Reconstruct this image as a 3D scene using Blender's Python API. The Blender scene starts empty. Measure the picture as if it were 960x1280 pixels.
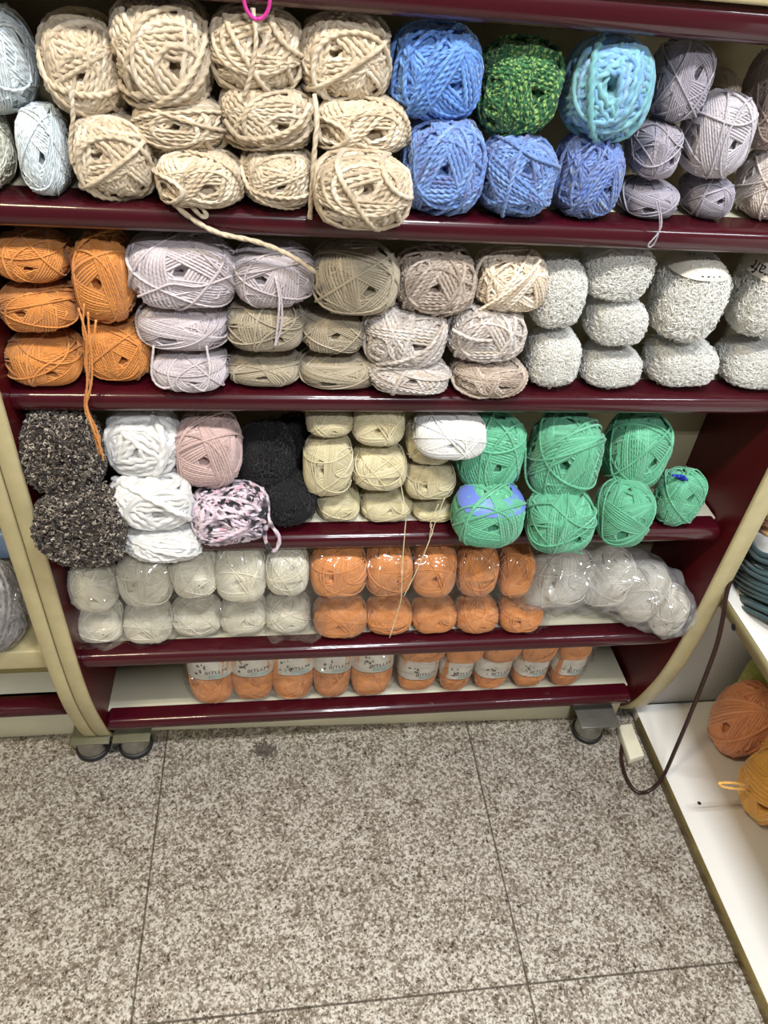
import bpy, math, random
import numpy as np
from mathutils import Matrix, Vector

SC = bpy.context.scene
COL = SC.collection
PI = math.pi

# ------------------------------------------------------------------ camera
CAM = np.array([0.314368, -0.799381, 1.265069])
R_ = np.array([0.99032271, -0.11549319, 0.07695612])
U_ = np.array([0.01391891, 0.63436167, 0.77291108])
F_ = np.array([0.13808398, 0.76436025, -0.62983031])
FPX = 923.551

def unp(q, y=None, z=None, x=None):
    d = F_ + R_ * (q[0] - 480) / FPX + U_ * (640 - q[1]) / FPX
    if y is not None: t = (y - CAM[1]) / d[1]
    elif z is not None: t = (z - CAM[2]) / d[2]
    else: t = (x - CAM[0]) / d[0]
    return CAM + t * d

def proj(P):
    d = np.asarray(P) - CAM
    z = d @ F_
    return np.stack([480 + FPX * (d @ R_) / z, 640 - FPX * (d @ U_) / z], -1)

cam = bpy.data.cameras.new('camera')
co = bpy.data.objects.new('camera', cam)
COL.objects.link(co)
cam.sensor_fit = 'VERTICAL'; cam.sensor_height = 24.0
cam.lens = 24.0 * FPX / 1280.0
cam.clip_start = 0.02; cam.clip_end = 50
M = Matrix.Identity(4)
for i in range(3):
    M[i][0] = R_[i]; M[i][1] = U_[i]; M[i][2] = -F_[i]; M[i][3] = CAM[i]
co.matrix_world = M
SC.camera = co

# ------------------------------------------------------------------ materials
def lin(h):
    h = h.lstrip('#')
    o = []
    for i in (0, 2, 4):
        c = int(h[i:i+2], 16) / 255
        o.append(c / 12.92 if c <= .04045 else ((c + .055) / 1.055) ** 2.4)
    return (*o, 1)

class NT:
    def __init__(s, name):
        s.m = bpy.data.materials.new(name); s.m.use_nodes = True
        s.t = s.m.node_tree; s.t.nodes.clear()
        s.out = s.n('ShaderNodeOutputMaterial')
    def n(s, typ, **kw):
        nd = s.t.nodes.new(typ)
        for k, v in kw.items():
            if k.startswith('_'): setattr(nd, k[1:], v)
            else:
                nd.inputs[k.replace('0', ' ') if k not in nd.inputs else k].default_value = v
        return nd
    def l(s, a, b): s.t.links.new(a, b)
    def math(s, op, a, b=None):
        nd = s.t.nodes.new('ShaderNodeMath'); nd.operation = op
        for i, v in enumerate((a, b)):
            if v is None: continue
            if isinstance(v, (int, float)): nd.inputs[i].default_value = v
            else: s.l(v, nd.inputs[i])
        return nd.outputs[0]
    def ramp(s, fac, stops, interp='LINEAR'):
        nd = s.t.nodes.new('ShaderNodeValToRGB'); nd.color_ramp.interpolation = interp
        e = nd.color_ramp.elements
        while len(e) < len(stops): e.new(0.5)
        for i, (p, c) in enumerate(stops):
            e[i].position = p; e[i].color = lin(c) if isinstance(c, str) else c
        s.l(fac, nd.inputs[0]); return nd.outputs[0]
    def bsdf(s, rough=.5, **kw):
        b = s.t.nodes.new('ShaderNodeBsdfPrincipled')
        b.inputs['Roughness'].default_value = rough
        for k, v in kw.items(): b.inputs[k].default_value = v
        s.l(b.outputs[0], s.out.inputs[0]); return b
    def noise(s, vec, scale, detail=2, rough=.5, dim='3D'):
        nd = s.t.nodes.new('ShaderNodeTexNoise'); nd.noise_dimensions = dim
        nd.inputs['Scale'].default_value = scale; nd.inputs['Detail'].default_value = detail
        nd.inputs['Roughness'].default_value = rough
        if vec is not None: s.l(vec, nd.inputs['W' if dim == '1D' else 'Vector'])
        return nd.outputs[0]
    def bump(s, h, strength, dist, bsdf):
        nd = s.t.nodes.new('ShaderNodeBump')
        nd.inputs['Strength'].default_value = strength; nd.inputs['Distance'].default_value = dist
        s.l(h, nd.inputs['Height']); s.l(nd.outputs[0], bsdf.inputs['Normal'])

def yarn_mat(name, stops, ufreq=.15, ply=.45, plystr=.5, rough=.75, sheen=.25, fleck=None, var=.08):
    """yarn: colour varies along the strand (u), twist shows as a diagonal relief"""
    t = NT(name)
    b = t.bsdf(rough, **{'Sheen Weight': sheen, 'Sheen Roughness': .5, 'Specular IOR Level': .3})
    uv = t.n('ShaderNodeUVMap', _uv_map='UVMap')
    sp = t.n('ShaderNodeSeparateXYZ'); t.l(uv.outputs[0], sp.inputs[0])
    u, v = sp.outputs[0], sp.outputs[1]
    oi = t.n('ShaderNodeObjectInfo')
    rnd = oi.outputs['Random']
    uo = t.math('ADD', t.math('MULTIPLY', u, ufreq), t.math('MULTIPLY', rnd, 37.0))
    nz = t.noise(uo, 1.0, 2, .6, '1D')
    col = t.ramp(nz, stops)
    if fleck:
        f = t.noise(t.math('ADD', t.math('MULTIPLY', u, fleck[1]), t.math('MULTIPLY', v, 1.3)), 1.0, 1, .5, '1D')
        fm = t.ramp(f, [(fleck[2], '000000'), (fleck[2] + .06, 'ffffff')])
        mx = t.n('ShaderNodeMix', _data_type='RGBA')
        t.l(fm, mx.inputs[0]); t.l(col, mx.inputs[6]); mx.inputs[7].default_value = lin(fleck[0])
        col = mx.outputs[2]
    hs = t.n('ShaderNodeHueSaturation')
    t.l(t.math('ADD', t.math('MULTIPLY', rnd, 2 * var), 1 - var), hs.inputs['Value'])
    t.l(col, hs.inputs['Color'])
    t.l(hs.outputs[0], b.inputs['Base Color'])
    tw = t.math('SINE', t.math('MULTIPLY', t.math('ADD', t.math('MULTIPLY', u, ply), t.math('MULTIPLY', v, 2.0)), 2 * PI))
    t.bump(tw, plystr, .0012, b)
    return t.m

def curl_mat(name, stops, rough=.8):
    t = NT(name)
    b = t.bsdf(rough, **{'Sheen Weight': .2, 'Specular IOR Level': .3})
    uv = t.n('ShaderNodeUVMap', _uv_map='UVMap')
    sp = t.n('ShaderNodeSeparateXYZ'); t.l(uv.outputs[0], sp.inputs[0])
    t.l(t.ramp(sp.outputs[0], stops), b.inputs['Base Color'])
    return t.m

def plain(name, col, rough=.5, noise=.06, nscale=20, bump=0, metal=0, coat=0, spec=.5):
    t = NT(name)
    b = t.bsdf(rough, Metallic=metal, **{'Coat Weight': coat, 'Coat Roughness': .05, 'Specular IOR Level': spec})
    tc = t.n('ShaderNodeTexCoord')
    nz = t.noise(tc.outputs['Object'], nscale, 4, .6)
    c = lin(col)
    lo = tuple(x * (1 - noise * 2) for x in c[:3]) + (1,)
    hi = tuple(min(1, x * (1 + noise * 2)) for x in c[:3]) + (1,)
    t.l(t.ramp(nz, [(.3, lo), (.7, hi)]), b.inputs['Base Color'])
    if bump: t.bump(nz, bump, .002, b)
    return t.m

MT = {}
MT['cream'] = yarn_mat('cream_yarn', [(0.3, 'a5937a'), (0.5, 'c2b197'), (0.7, 'd5c9b5')], .05, -.6, .35, .55, .3)
MT['iceblue'] = yarn_mat('ice_blue_yarn', [(0.3, 'bcc8ce'), (0.6, 'd5dee2'), (0.75, 'e4eaec')], .05, .3, .4, .5, .3)
MT['palegreen'] = yarn_mat('pale_cream_yarn', [(.3, 'c3c3b0'), (.6, 'dddccb'), (.75, 'e6e6dc')], .05, .3, .4, .5, .3)
MT['blue'] = yarn_mat('cornflower_yarn', [(0.3, '4c74b8'), (0.5, '5a88d0'), (0.7, '6c9cdc')], .12, -.56, .45, .6, .3)
MT['slateblue'] = yarn_mat('slate_blue_yarn', [(0.32, '5f6ca0'), (0.5, '6486c2'), (0.68, '7d9cd0')], .1, -.56, .45, .6, .3)
MT['denim'] = yarn_mat('denim_blue_yarn', [(0.32, '4f609c'), (0.5, '6c82b4'), (0.6, '5473bf'), (0.72, '7f91ae')], .1, -.56, .45, .6, .3)
MT['aqua'] = yarn_mat('aqua_yarn', [(0.3, '6aa5ac'), (0.45, '80b5c2'), (0.58, '6a9cd4'), (0.7, '8cb4d4')], .04, -.6, .35, .55, .3)
MT['green'] = yarn_mat('green_marl_yarn', [(0.3, '104025'), (0.55, '1c5830'), (0.7, '2c6a40')], .2, -.56, .45, .6, .2, fleck=('7d9f56', .7, .53))
MT['greymauve'] = yarn_mat('grey_mauve_yarn', [(.3, '8b8691'), (.6, 'a39daa'), (.75, 'b3adb6')], .03, .5, .15, .45, .3)
MT['silver'] = yarn_mat('silver_lilac_yarn', [(.3, 'a8a3ab'), (.6, 'bcb6bd'), (.75, 'cbc5c6')], .03, .5, .15, .45, .3)
MT['taupe'] = yarn_mat('taupe_yarn', [(.3, '86756e'), (.6, '9a8a83'), (.75, 'a89a92')], .03, .5, .15, .6, .3)
MT['beigewhite'] = yarn_mat('shell_yarn', [(.3, 'b9aaa2'), (.5, 'd3c7c0'), (.7, 'e4dcd8')], .03, .5, .15, .45, .3)
MT['orange'] = yarn_mat('orange_yarn', [(0.3, 'bb7634'), (0.6, 'cd863f'), (0.75, 'd99650')], .03, .5, .2, .6, .25)
MT['lilac'] = yarn_mat('pale_lilac_yarn', [(0.3, 'ada2a6'), (0.6, 'c3b9bd'), (0.75, 'd1c8cb')], .03, .5, .2, .55, .3)
MT['khaki'] = yarn_mat('stone_yarn', [(.3, '948873'), (.6, 'aa9e88'), (.75, 'b9ad98')], .03, .5, .2, .6, .3)
MT['mocha'] = yarn_mat('mocha_yarn', [(.3, '8b7a6c'), (.5, 'a89788'), (.7, 'c0b2a5')], .08, -.6, .35, .6, .3)
MT['oat'] = yarn_mat('oat_yarn', [(.3, 'c0aa90'), (.5, 'd8c8b2'), (.7, 'e8dfd0')], .05, -.6, .35, .6, .3)
MT['ash'] = yarn_mat('ash_melange_yarn', [(.3, '9c8f86'), (.48, 'b8aea6'), (.6, 'cdc7c3'), (.72, 'b5a898')], .04, -.6, .35, .55, .3)
MT['white'] = yarn_mat('white_roving', [(0.3, 'bfbebc'), (0.6, 'd2d1cf'), (0.75, 'dcdcdc')], .05, .3, .4, .7, .4)
MT['whitefine'] = yarn_mat('white_fine_yarn', [(0.3, 'dededa'), (0.6, 'e8e8e5'), (0.75, 'efefed')], .03, .3, .05, .6, .4)
MT['dustypink'] = yarn_mat('dusty_pink_yarn', [(0.3, 'a98f8b'), (0.6, 'bea39e'), (0.75, 'cbb2ad')], .03, .5, .2, .55, .3)
MT['pinkblack'] = yarn_mat('pink_black_yarn', [(0.4, '16141b'), (0.45, '857684'), (0.5, 'cdbcc4'), (0.58, 'c6b8c6'), (0.63, 'c7909f'), (0.66, 'b9a9b4'), (0.7, '1f1b25')], .1, .3, .4, .7, .3)
MT['ecru'] = yarn_mat('ecru_cotton', [(0.3, 'bfb48c'), (0.6, 'd0c6a4'), (0.75, 'dad2b6')], .02, .5, .1, .5, .3)
MT['mint'] = yarn_mat('mint_yarn', [(0.3, '4c9573'), (0.6, '5fac88'), (0.75, '75bb9c')], .03, .5, .2, .55, .3)
MT['ivory'] = yarn_mat('ivory_cotton', [(0.3, 'd3ccb4'), (0.6, 'e2ddca'), (0.75, 'ebe7d9')], .02, .5, .1, .5, .3)
MT['tangerine'] = yarn_mat('tangerine_cotton', [(0.3, 'ca8346'), (0.6, 'd99150'), (0.75, 'e4a164')], .02, .5, .1, .5, .25)
MT['greywhite'] = yarn_mat('grey_white_cotton', [(0.3, 'aea795'), (0.6, 'c4bdae'), (0.75, 'd0cabd')], .02, .5, .1, .5, .3)
MT['terracotta'] = yarn_mat('terracotta_jersey', [(0.3, 'd2865a'), (0.6, 'e09666'), (0.75, 'e8a67a')], .02, .2, .25, .7, .3)
MT['amber'] = yarn_mat('amber_jersey', [(0.3, 'e0a24a'), (0.6, 'ecb254'), (0.75, 'f2c06c')], .02, .2, .25, .7, .3)
MT['olive'] = yarn_mat('lime_jersey', [(0.3, 'a0a444'), (0.6, 'b4b84e'), (0.75, 'c0c462')], .02, .2, .25, .7, .3)
MT['teal'] = yarn_mat('teal_jersey', [(0.3, '26393d'), (0.6, '32494d'), (0.75, '3e565a')], .04, .2, .25, .8, .3)
MT['tan'] = yarn_mat('tan_jersey', [(.35, '9a7448'), (.5, 'b58a54'), (.62, 'd8b48c')], .06, .2, .25, .8, .3)
MT['boucle'] = curl_mat('boucle_yarn', [(0.0, '1a1410'), (0.35, '352b25'), (0.62, '5d5146'), (0.85, '857a6c'), (1, 'bdb3a4')])
MT['boucle_core'] = plain('boucle_core', '2a211c', .9, .2, 120, .6)
MT['eyelash'] = curl_mat('eyelash_yarn', [(0, 'e9e7de'), (0.5, 'f3f2ec'), (1, 'fafaf8')], .6)
MT['eyelash_core'] = plain('eyelash_core', 'f0eee6', .8, .05, 90, .8)
MT['fur'] = curl_mat('black_fur_yarn', [(0, '060508'), (0.8, '0d0c11'), (1, '17151c')], .7)
MT['fur_core'] = plain('black_fur_core', '0a090c', .9, .1, 90, .5)
MT['red'] = plain('burgundy_lacquer', '3a0813', .26, .05, 6, 0, coat=.5, spec=.25)
MT['redpanel'] = plain('burgundy_laminate', '4c0c12', .36, .05, 6, 0, spec=.3)
MT['creamlam'] = plain('cream_laminate', 'c9c09c', .45, .04, 8, 0)
MT['boardtop'] = plain('cream_board', 'cfcab2', .5, .04, 8, 0)
MT['edge'] = plain('cream_edge_band', 'b0a47c', .4, .05, 25, 0)
MT['underside'] = plain('shelf_underside', '4b4136', .7, .1, 12, 0)
MT['steel'] = plain('brushed_steel', 'a8a8a4', .28, .06, 60, 0, metal=1)
MT['plate'] = plain('painted_bracket', '5f5d48', .45, .08, 30, 0)
MT['greyplate'] = plain('grey_bracket', '7c7a74', .35, .08, 30, 0, metal=.6)
MT['rubber'] = plain('black_rubber', '1b1a1b', .5, .1, 30, 0)
MT['whitelac'] = plain('white_lacquer_board', 'e6e4e0', .18, .015, 5, 0)
MT['gold'] = plain('brass_coloured_kick', '8a7a4a', .35, .12, 30, 0, metal=.3)
MT['whiteblock'] = plain('white_plastic_block', 'd8d3bd', .4, .05, 20, 0)
MT['cable'] = plain('brown_cable_sheath', '2b1512', .4, .08, 30, 0)
MT['paper'] = plain('paper_label', 'd6d0c2', .6, .04, 40, 0)
MT['ink'] = plain('black_ink', '1a1718', .6, .02, 20, 0)
MT['greyink'] = plain('grey_ink', '5c5c52', .6, .25, 200, 0)
MT['greenink'] = plain('pale_green_ink', 'a9bdb4', .6, .1, 60, 0)
MT['bluepaper'] = plain('periwinkle_label', '6a7fd0', .5, .05, 40, 0)
MT['bluecap'] = plain('cobalt_plastic_tape', '1f2fa0', .35, .05, 30, 0)
MT['pink'] = plain('magenta_plastic', 'd33a9a', .3, .05, 30, 0)
MT['nbback'] = plain('warm_lit_cream_laminate', 'c8b678', .45, .04, 8, 0)  # cream laminate, yellowed: warm lamp light painted into its colour
MT['wall'] = plain('cream_wall_paint', 'c5bd9e', .6, .05, 9, .05)
MT['fluff'] = plain('grey_lint', '5a534c', .95, .2, 90, .5)
MT['bluecloth'] = plain('blue_grey_pack', '6f83a2', .4, .15, 25, .2)
MT['brownpack'] = plain('brown_red_pack', '4b231f', .4, .1, 25, .1)
MT['greymottle'] = yarn_mat('grey_mottled_yarn', [(.3, '6d6a6c'), (.6, '969290'), (.75, 'b0acab')], .2, .3, .4, .7, .3)

def film(name, gloss=.22, haze=.08, tint='ffffff', bump=.6, bscale=70):
    t = NT(name)
    tr = t.n('ShaderNodeBsdfTransparent'); tr.inputs[0].default_value = lin(tint)
    gl = t.n('ShaderNodeBsdfGlossy'); gl.inputs['Roughness'].default_value = .1
    df = t.n('ShaderNodeBsdfDiffuse'); df.inputs[0].default_value = (.85, .85, .85, 1)
    tc = t.n('ShaderNodeTexCoord')
    nz_ = t.t.nodes.new('ShaderNodeTexNoise'); nz_.noise_type = 'RIDGED_MULTIFRACTAL'; nz_.inputs['Scale'].default_value = bscale * .45; nz_.inputs['Detail'].default_value = 3
    t.l(tc.outputs['Object'], nz_.inputs['Vector']); nz = nz_.outputs[0]
    bp = t.n('ShaderNodeBump'); bp.inputs['Strength'].default_value = bump; bp.inputs['Distance'].default_value = .011
    t.l(nz, bp.inputs['Height'])
    t.l(bp.outputs[0], gl.inputs['Normal']); t.l(bp.outputs[0], df.inputs['Normal'])
    m1 = t.n('ShaderNodeMixShader'); m1.inputs[0].default_value = haze
    t.l(tr.outputs[0], m1.inputs[1]); t.l(df.outputs[0], m1.inputs[2])
    lw = t.n('ShaderNodeLayerWeight'); lw.inputs[0].default_value = .25
    t.l(bp.outputs[0], lw.inputs['Normal'])
    fac = t.math('MINIMUM', t.math('ADD', t.math('MULTIPLY', lw.outputs['Fresnel'], gloss * 1.6), gloss * .45), .5)
    m2 = t.n('ShaderNodeMixShader'); t.l(fac, m2.inputs[0])
    t.l(m1.outputs[0], m2.inputs[1]); t.l(gl.outputs[0], m2.inputs[2])
    t.l(m2.outputs[0], t.out.inputs[0])
    return t.m
MT['film'] = film('clear_film', .13, .012, bump=1., bscale=110)
MT['filmhazy'] = film('cloudy_film', .2, .16, bump=1., bscale=80)

def floor_mat():
    t = NT('granite_tiles')
    b = t.bsdf(.42, **{'Specular IOR Level': .4})
    tc = t.n('ShaderNodeTexCoord'); P = tc.outputs['Object']
    # grain distortion
    nd = t.n('ShaderNodeTexNoise'); nd.inputs['Scale'].default_value = 150; t.l(P, nd.inputs['Vector'])
    vm = t.n('ShaderNodeVectorMath', _operation='SCALE'); vm.inputs['Scale'].default_value = .006
    t.l(nd.outputs[1], vm.inputs[0])
    va = t.n('ShaderNodeVectorMath', _operation='ADD'); t.l(P, va.inputs[0]); t.l(vm.outputs[0], va.inputs[1])
    v1 = t.n('ShaderNodeTexVoronoi'); v1.inputs['Scale'].default_value = 330; t.l(va.outputs[0], v1.inputs['Vector'])
    s1 = t.n('ShaderNodeSeparateColor'); t.l(v1.outputs['Color'], s1.inputs[0])
    big = t.noise(P, 22.0, 5, .65)
    mid = t.noise(P, 125, 4, .65)
    k = t.math('ADD', t.math('ADD', t.math('MULTIPLY', s1.outputs[0], .38), t.math('MULTIPLY', mid, 1.15)), t.math('MULTIPLY', big, .6))
    k = t.math('SUBTRACT', k, .58)
    c = t.ramp(k, [(.12, '453d35'), (.26, '85796c'), (.42, 'a2968a'), (.52, 'c4bcb0'), (.62, 'e2dcd2'), (.8, 'ece8e0')])
    v2 = t.n('ShaderNodeTexVoronoi'); v2.inputs['Scale'].default_value = 380; t.l(va.outputs[0], v2.inputs['Vector'])
    s2 = t.n('ShaderNodeSeparateColor'); t.l(v2.outputs['Color'], s2.inputs[0])
    dk = t.math('GREATER_THAN', s2.outputs[1], .93)
    mx = t.n('ShaderNodeMix', _data_type='RGBA'); t.l(t.math('MULTIPLY', dk, .75), mx.inputs[0])
    t.l(c, mx.inputs[6]); mx.inputs[7].default_value = lin('2c2520')
    # joints
    sp = t.n('ShaderNodeSeparateXYZ'); t.l(P, sp.inputs[0])
    def joint(o, off):
        w = t.math('PINGPONG', t.math('SUBTRACT', o, off), .2955)
        return t.math('LESS_THAN', w, .0016)
    j = t.math('MAXIMUM', joint(sp.outputs[0], .0908), joint(sp.outputs[1], -.4153))
    m2 = t.n('ShaderNodeMix', _data_type='RGBA'); t.l(t.math('MULTIPLY', j, .8), m2.inputs[0])
    t.l(mx.outputs[2], m2.inputs[6]); m2.inputs[7].default_value = lin('4c4438')
    # worn-in dirt along the plinth
    dirt = t.math('MULTIPLY', t.math('GREATER_THAN', t.math('ADD', sp.outputs[1], t.math('MULTIPLY', t.noise(P, 14, 3, .7), .12)), .128), .35)
    m3 = t.n('ShaderNodeMix', _data_type='RGBA'); t.l(dirt, m3.inputs[0])
    t.l(m2.outputs[2], m3.inputs[6]); m3.inputs[7].default_value = lin('5f5342')
    t.l(m3.outputs[2], b.inputs['Base Color'])
    t.bump(t.math('SUBTRACT', t.math('MULTIPLY', mid, .1), j), .3, .001, b)
    return t.m
MT['floor'] = floor_mat()

# ------------------------------------------------------------------ mesh helpers
def make_mesh(name, V, Q, uvq=None, smooth=True, T=None, mat=None):
    """V (n,3), Q (m,4) quads, T optional (k,3) tris; uvq (m,4,2)"""
    V = np.asarray(V, np.float32); Q = np.asarray(Q, np.int32).reshape(-1, 4)
    me = bpy.data.meshes.new(name)
    nt = 0 if T is None else len(T)
    me.vertices.add(len(V)); me.vertices.foreach_set('co', V.ravel())
    nl = Q.size + nt * 3
    me.loops.add(nl)
    li = Q.ravel() if nt == 0 else np.concatenate([Q.ravel(), np.asarray(T, np.int32).ravel()])
    me.loops.foreach_set('vertex_index', li)
    me.polygons.add(len(Q) + nt)
    st = np.arange(len(Q)) * 4
    if nt: st = np.concatenate([st, Q.size + np.arange(nt) * 3])
    me.polygons.foreach_set('loop_start', st.astype(np.int32))
    if uvq is not None:
        ul = me.uv_layers.new(name='UVMap')
        u = np.zeros((nl, 2), np.float32); u[:Q.size] = np.asarray(uvq, np.float32).reshape(-1, 2)
        ul.data.foreach_set('uv', u.ravel())
    me.update(calc_edges=True)
    if smooth: me.polygons.foreach_set('use_smooth', np.ones(len(me.polygons), bool))
    me.validate()
    if mat is not None: me.materials.append(mat)
    return me

class Geo:
    """collects quads with uv"""
    def __init__(s): s.V = []; s.Q = []; s.U = []; s.T = []; s.n = 0
    def add(s, V, Q, U=None, T=None):
        V = np.asarray(V, float); Q = np.asarray(Q, int).reshape(-1, 4)
        s.V.append(V); s.Q.append(Q + s.n)
        s.U.append(np.zeros((len(Q), 4, 2)) if U is None else np.asarray(U))
        if T is not None: s.T.append(np.asarray(T, int) + s.n)
        s.n += len(V); return s
    def mesh(s, name, mat=None, smooth=True):
        return make_mesh(name, np.concatenate(s.V), np.concatenate(s.Q), np.concatenate(s.U), smooth,
                         np.concatenate(s.T) if s.T else None, mat)

def tube(P, r, sides=6, N=None, lobes=0, lobe_amp=0., pitch=0., caps=True, uoff=0.):
    """tube along P; N optional outward reference per point"""
    P = np.asarray(P, float); n = len(P)
    T = np.gradient(P, axis=0); T /= np.linalg.norm(T, axis=1, keepdims=True) + 1e-12
    if N is None:
        N = np.zeros_like(P)
        a = np.array([0, 0, 1.]) if abs(T[0][2]) < .9 else np.array([1., 0, 0])
        a = a - T[0] * (a @ T[0]); a /= np.linalg.norm(a); N[0] = a
        for i in range(1, n):
            a = N[i-1] - T[i] * (N[i-1] @ T[i]); N[i] = a / (np.linalg.norm(a) + 1e-12)
    else:
        N = N - T * np.sum(N * T, 1, keepdims=True); N /= np.linalg.norm(N, axis=1, keepdims=True) + 1e-12
    B = np.cross(T, N)
    L = np.concatenate([[0], np.cumsum(np.linalg.norm(np.diff(P, axis=0), axis=1))])
    rr = np.full(n, r) if np.isscalar(r) else np.asarray(r)
    th = np.arange(sides) / sides * 2 * PI
    rad = np.repeat(rr[:, None], sides, 1)
    if lobes:
        rad = rad * (1 + lobe_amp * np.cos(lobes * th[None] - (L / pitch * 2 * PI)[:, None]))
    V = P[:, None] + rad[..., None] * (np.cos(th)[None, :, None] * N[:, None] + np.sin(th)[None, :, None] * B[:, None])
    i = np.arange(n - 1)[:, None]; k = np.arange(sides)[None]; k2 = (k + 1) % sides
    Q = np.stack([i * sides + k, i * sides + k2, (i + 1) * sides + k2, (i + 1) * sides + k], -1).reshape(-1, 4)
    d = 2 * float(np.mean(rr)); u = L / d + uoff
    o = np.zeros((n - 1, sides))
    U = np.stack([np.stack([u[:-1, None] + o, k / sides + o], -1), np.stack([u[:-1, None] + o, (k + 1) / sides + o], -1),
                  np.stack([u[1:, None] + o, (k + 1) / sides + o], -1), np.stack([u[1:, None] + o, k / sides + o], -1)], 2).reshape(-1, 4, 2)
    V = V.reshape(-1, 3)
    Tt = None
    if caps:
        V = np.concatenate([V, P[:1], P[-1:]]); a, b = n * sides, n * sides + 1
        kk = np.arange(sides); k2 = (kk + 1) % sides
        Tt = np.concatenate([np.stack([np.full(sides, a), k2, kk], -1),
                             np.stack([np.full(sides, b), (n-1)*sides + kk, (n-1)*sides + k2], -1)])
    return V, Q, U, Tt

def spline(pts, per=12):
    P = np.asarray(pts, float); n = len(P)
    P = np.concatenate([[2*P[0]-P[1]], P, [2*P[-1]-P[-2]]])
    o = []
    for i in range(1, n):
        p0, p1, p2, p3 = P[i-1], P[i], P[i+1], P[i+2]
        for t in np.arange(per) / per:
            o.append(.5*((2*p1)+(-p0+p2)*t+(2*p0-5*p1+4*p2-p3)*t*t+(-p0+3*p1-3*p2+p3)*t**3))
    o.append(P[-2]); return np.array(o)

def grid_quads(nu, nv, wrap_u=False):
    i = np.arange(nu if wrap_u else nu - 1)[:, None]; j = np.arange(nv - 1)[None]
    i2 = (i + 1) % nu
    return np.stack([i*nv+j, i2*nv+j, i2*nv+j+1, i*nv+j+1], -1).reshape(-1, 4)

def box(g, x0, x1, y0, y1, z0, z1, bev=0.):
    if bev <= 0:
        V = [(x, y, z) for x in (x0, x1) for y in (y0, y1) for z in (z0, z1)]
        g.add(V, [(0,1,3,2),(4,6,7,5),(0,4,5,1),(2,3,7,6),(0,2,6,4),(1,5,7,3)]); return
    # chamfered box through bmesh
    import bmesh
    bm = bmesh.new(); bmesh.ops.create_cube(bm, size=1)
    for v in bm.verts:
        v.co = Vector(((x0+x1)/2 + v.co.x*(x1-x0), (y0+y1)/2 + v.co.y*(y1-y0), (z0+z1)/2 + v.co.z*(z1-z0)))
    bmesh.ops.bevel(bm, geom=bm.edges[:], offset=bev, segments=2, affect='EDGES', profile=.5)
    bmesh.ops.triangulate(bm, faces=[f for f in bm.faces if len(f.verts) != 4 and len(f.verts) != 3])
    bm.verts.index_update()
    V = [tuple(v.co) for v in bm.verts]
    Q = [[v.index for v in f.verts] for f in bm.faces if len(f.verts) == 4]
    T = [[v.index for v in f.verts] for f in bm.faces if len(f.verts) == 3]
    g.add(V, Q, None, T if T else None); bm.free()

def extrude_x(g, prof, x0, x1, round_ends=0.):
    """closed yz profile (k,2) extruded along x, fan caps"""
    prof = np.asarray(prof, float); k = len(prof); c = prof.mean(0)
    if round_ends:
        st = [(0, x0, -1)] 
        xs, sc = [], []
        for a in np.linspace(0, PI/2, 6): xs.append(x0 + round_ends*(1-math.sin(a))); sc.append(round_ends*(1-math.cos(a)))
        xs = [x0 + round_ends*(1-math.cos(a)) for a in np.linspace(0, PI/2, 6)] + [x1 - round_ends*(1-math.cos(a)) for a in np.linspace(PI/2, 0, 6)]
        sh = [round_ends*(1-math.sin(a)) for a in np.linspace(0, PI/2, 6)] + [round_ends*(1-math.sin(a)) for a in np.linspace(PI/2, 0, 6)]
    else:
        xs = [x0, x1]; sh = [0, 0]
    V = []
    ext = (prof.max(0) - prof.min(0)) / 2
    for x, s in zip(xs, sh):
        f = np.maximum(0.05, 1 - s / ext)
        pp = c + (prof - c) * f
        V += [(x, p[0], p[1]) for p in pp]
    n = len(xs)
    Q = [(i*k+j, i*k+(j+1) % k, (i+1)*k+(j+1) % k, (i+1)*k+j) for i in range(n-1) for j in range(k)]
    V += [(xs[0], c[0], c[1]), (xs[-1], c[0], c[1])]
    T = [(n*k, (j+1) % k, j) for j in range(k)] + [(n*k+1, (n-1)*k+j, (n-1)*k+(j+1) % k) for j in range(k)]
    g.add(V, Q, None, T)

def lathe(g, prof, segs=32, c=(0, 0, 0)):
    prof = np.asarray(prof, float); n = len(prof)
    th = np.arange(segs) / segs * 2 * PI
    V = np.stack([np.cos(th)[:, None]*prof[None, :, 0]+c[0], np.sin(th)[:, None]*prof[None, :, 0]+c[1], np.repeat(prof[None, :, 1], segs, 0)+c[2]], -1).reshape(-1, 3)
    g.add(V, grid_quads(segs, n, True))

def obj(name, me, parent=None, mat=None, loc=None):
    o = bpy.data.objects.new(name, me); COL.objects.link(o)
    if parent is not None: o.parent = parent
    if mat is not None:
        if not me.materials: me.materials.append(mat)
        o.material_slots[0].link = 'OBJECT'; o.material_slots[0].material = mat
    if loc is not None: o.location = loc
    return o

def tag(o, label, cat, group=None, kind=None):
    if label: o['label'] = label
    if cat: o['category'] = cat
    if group: o['group'] = group
    if kind: o['kind'] = kind
    return o

def empty(name, loc):
    o = bpy.data.objects.new(name, None); COL.objects.link(o); o.location = loc
    o.empty_display_size = .02
    return o

def struct(name, g, mat, smooth=False):
    o = obj(name, g.mesh(name, mat, smooth)); o['kind'] = 'structure'; return o

# ------------------------------------------------------------------ yarn ball meshes
def se_r(d, p):
    return (np.abs(d) ** p).sum(-1) ** (-1 / p)

def rotm(ax, a):
    return np.array(Matrix.Rotation(a, 3, ax))

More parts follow.
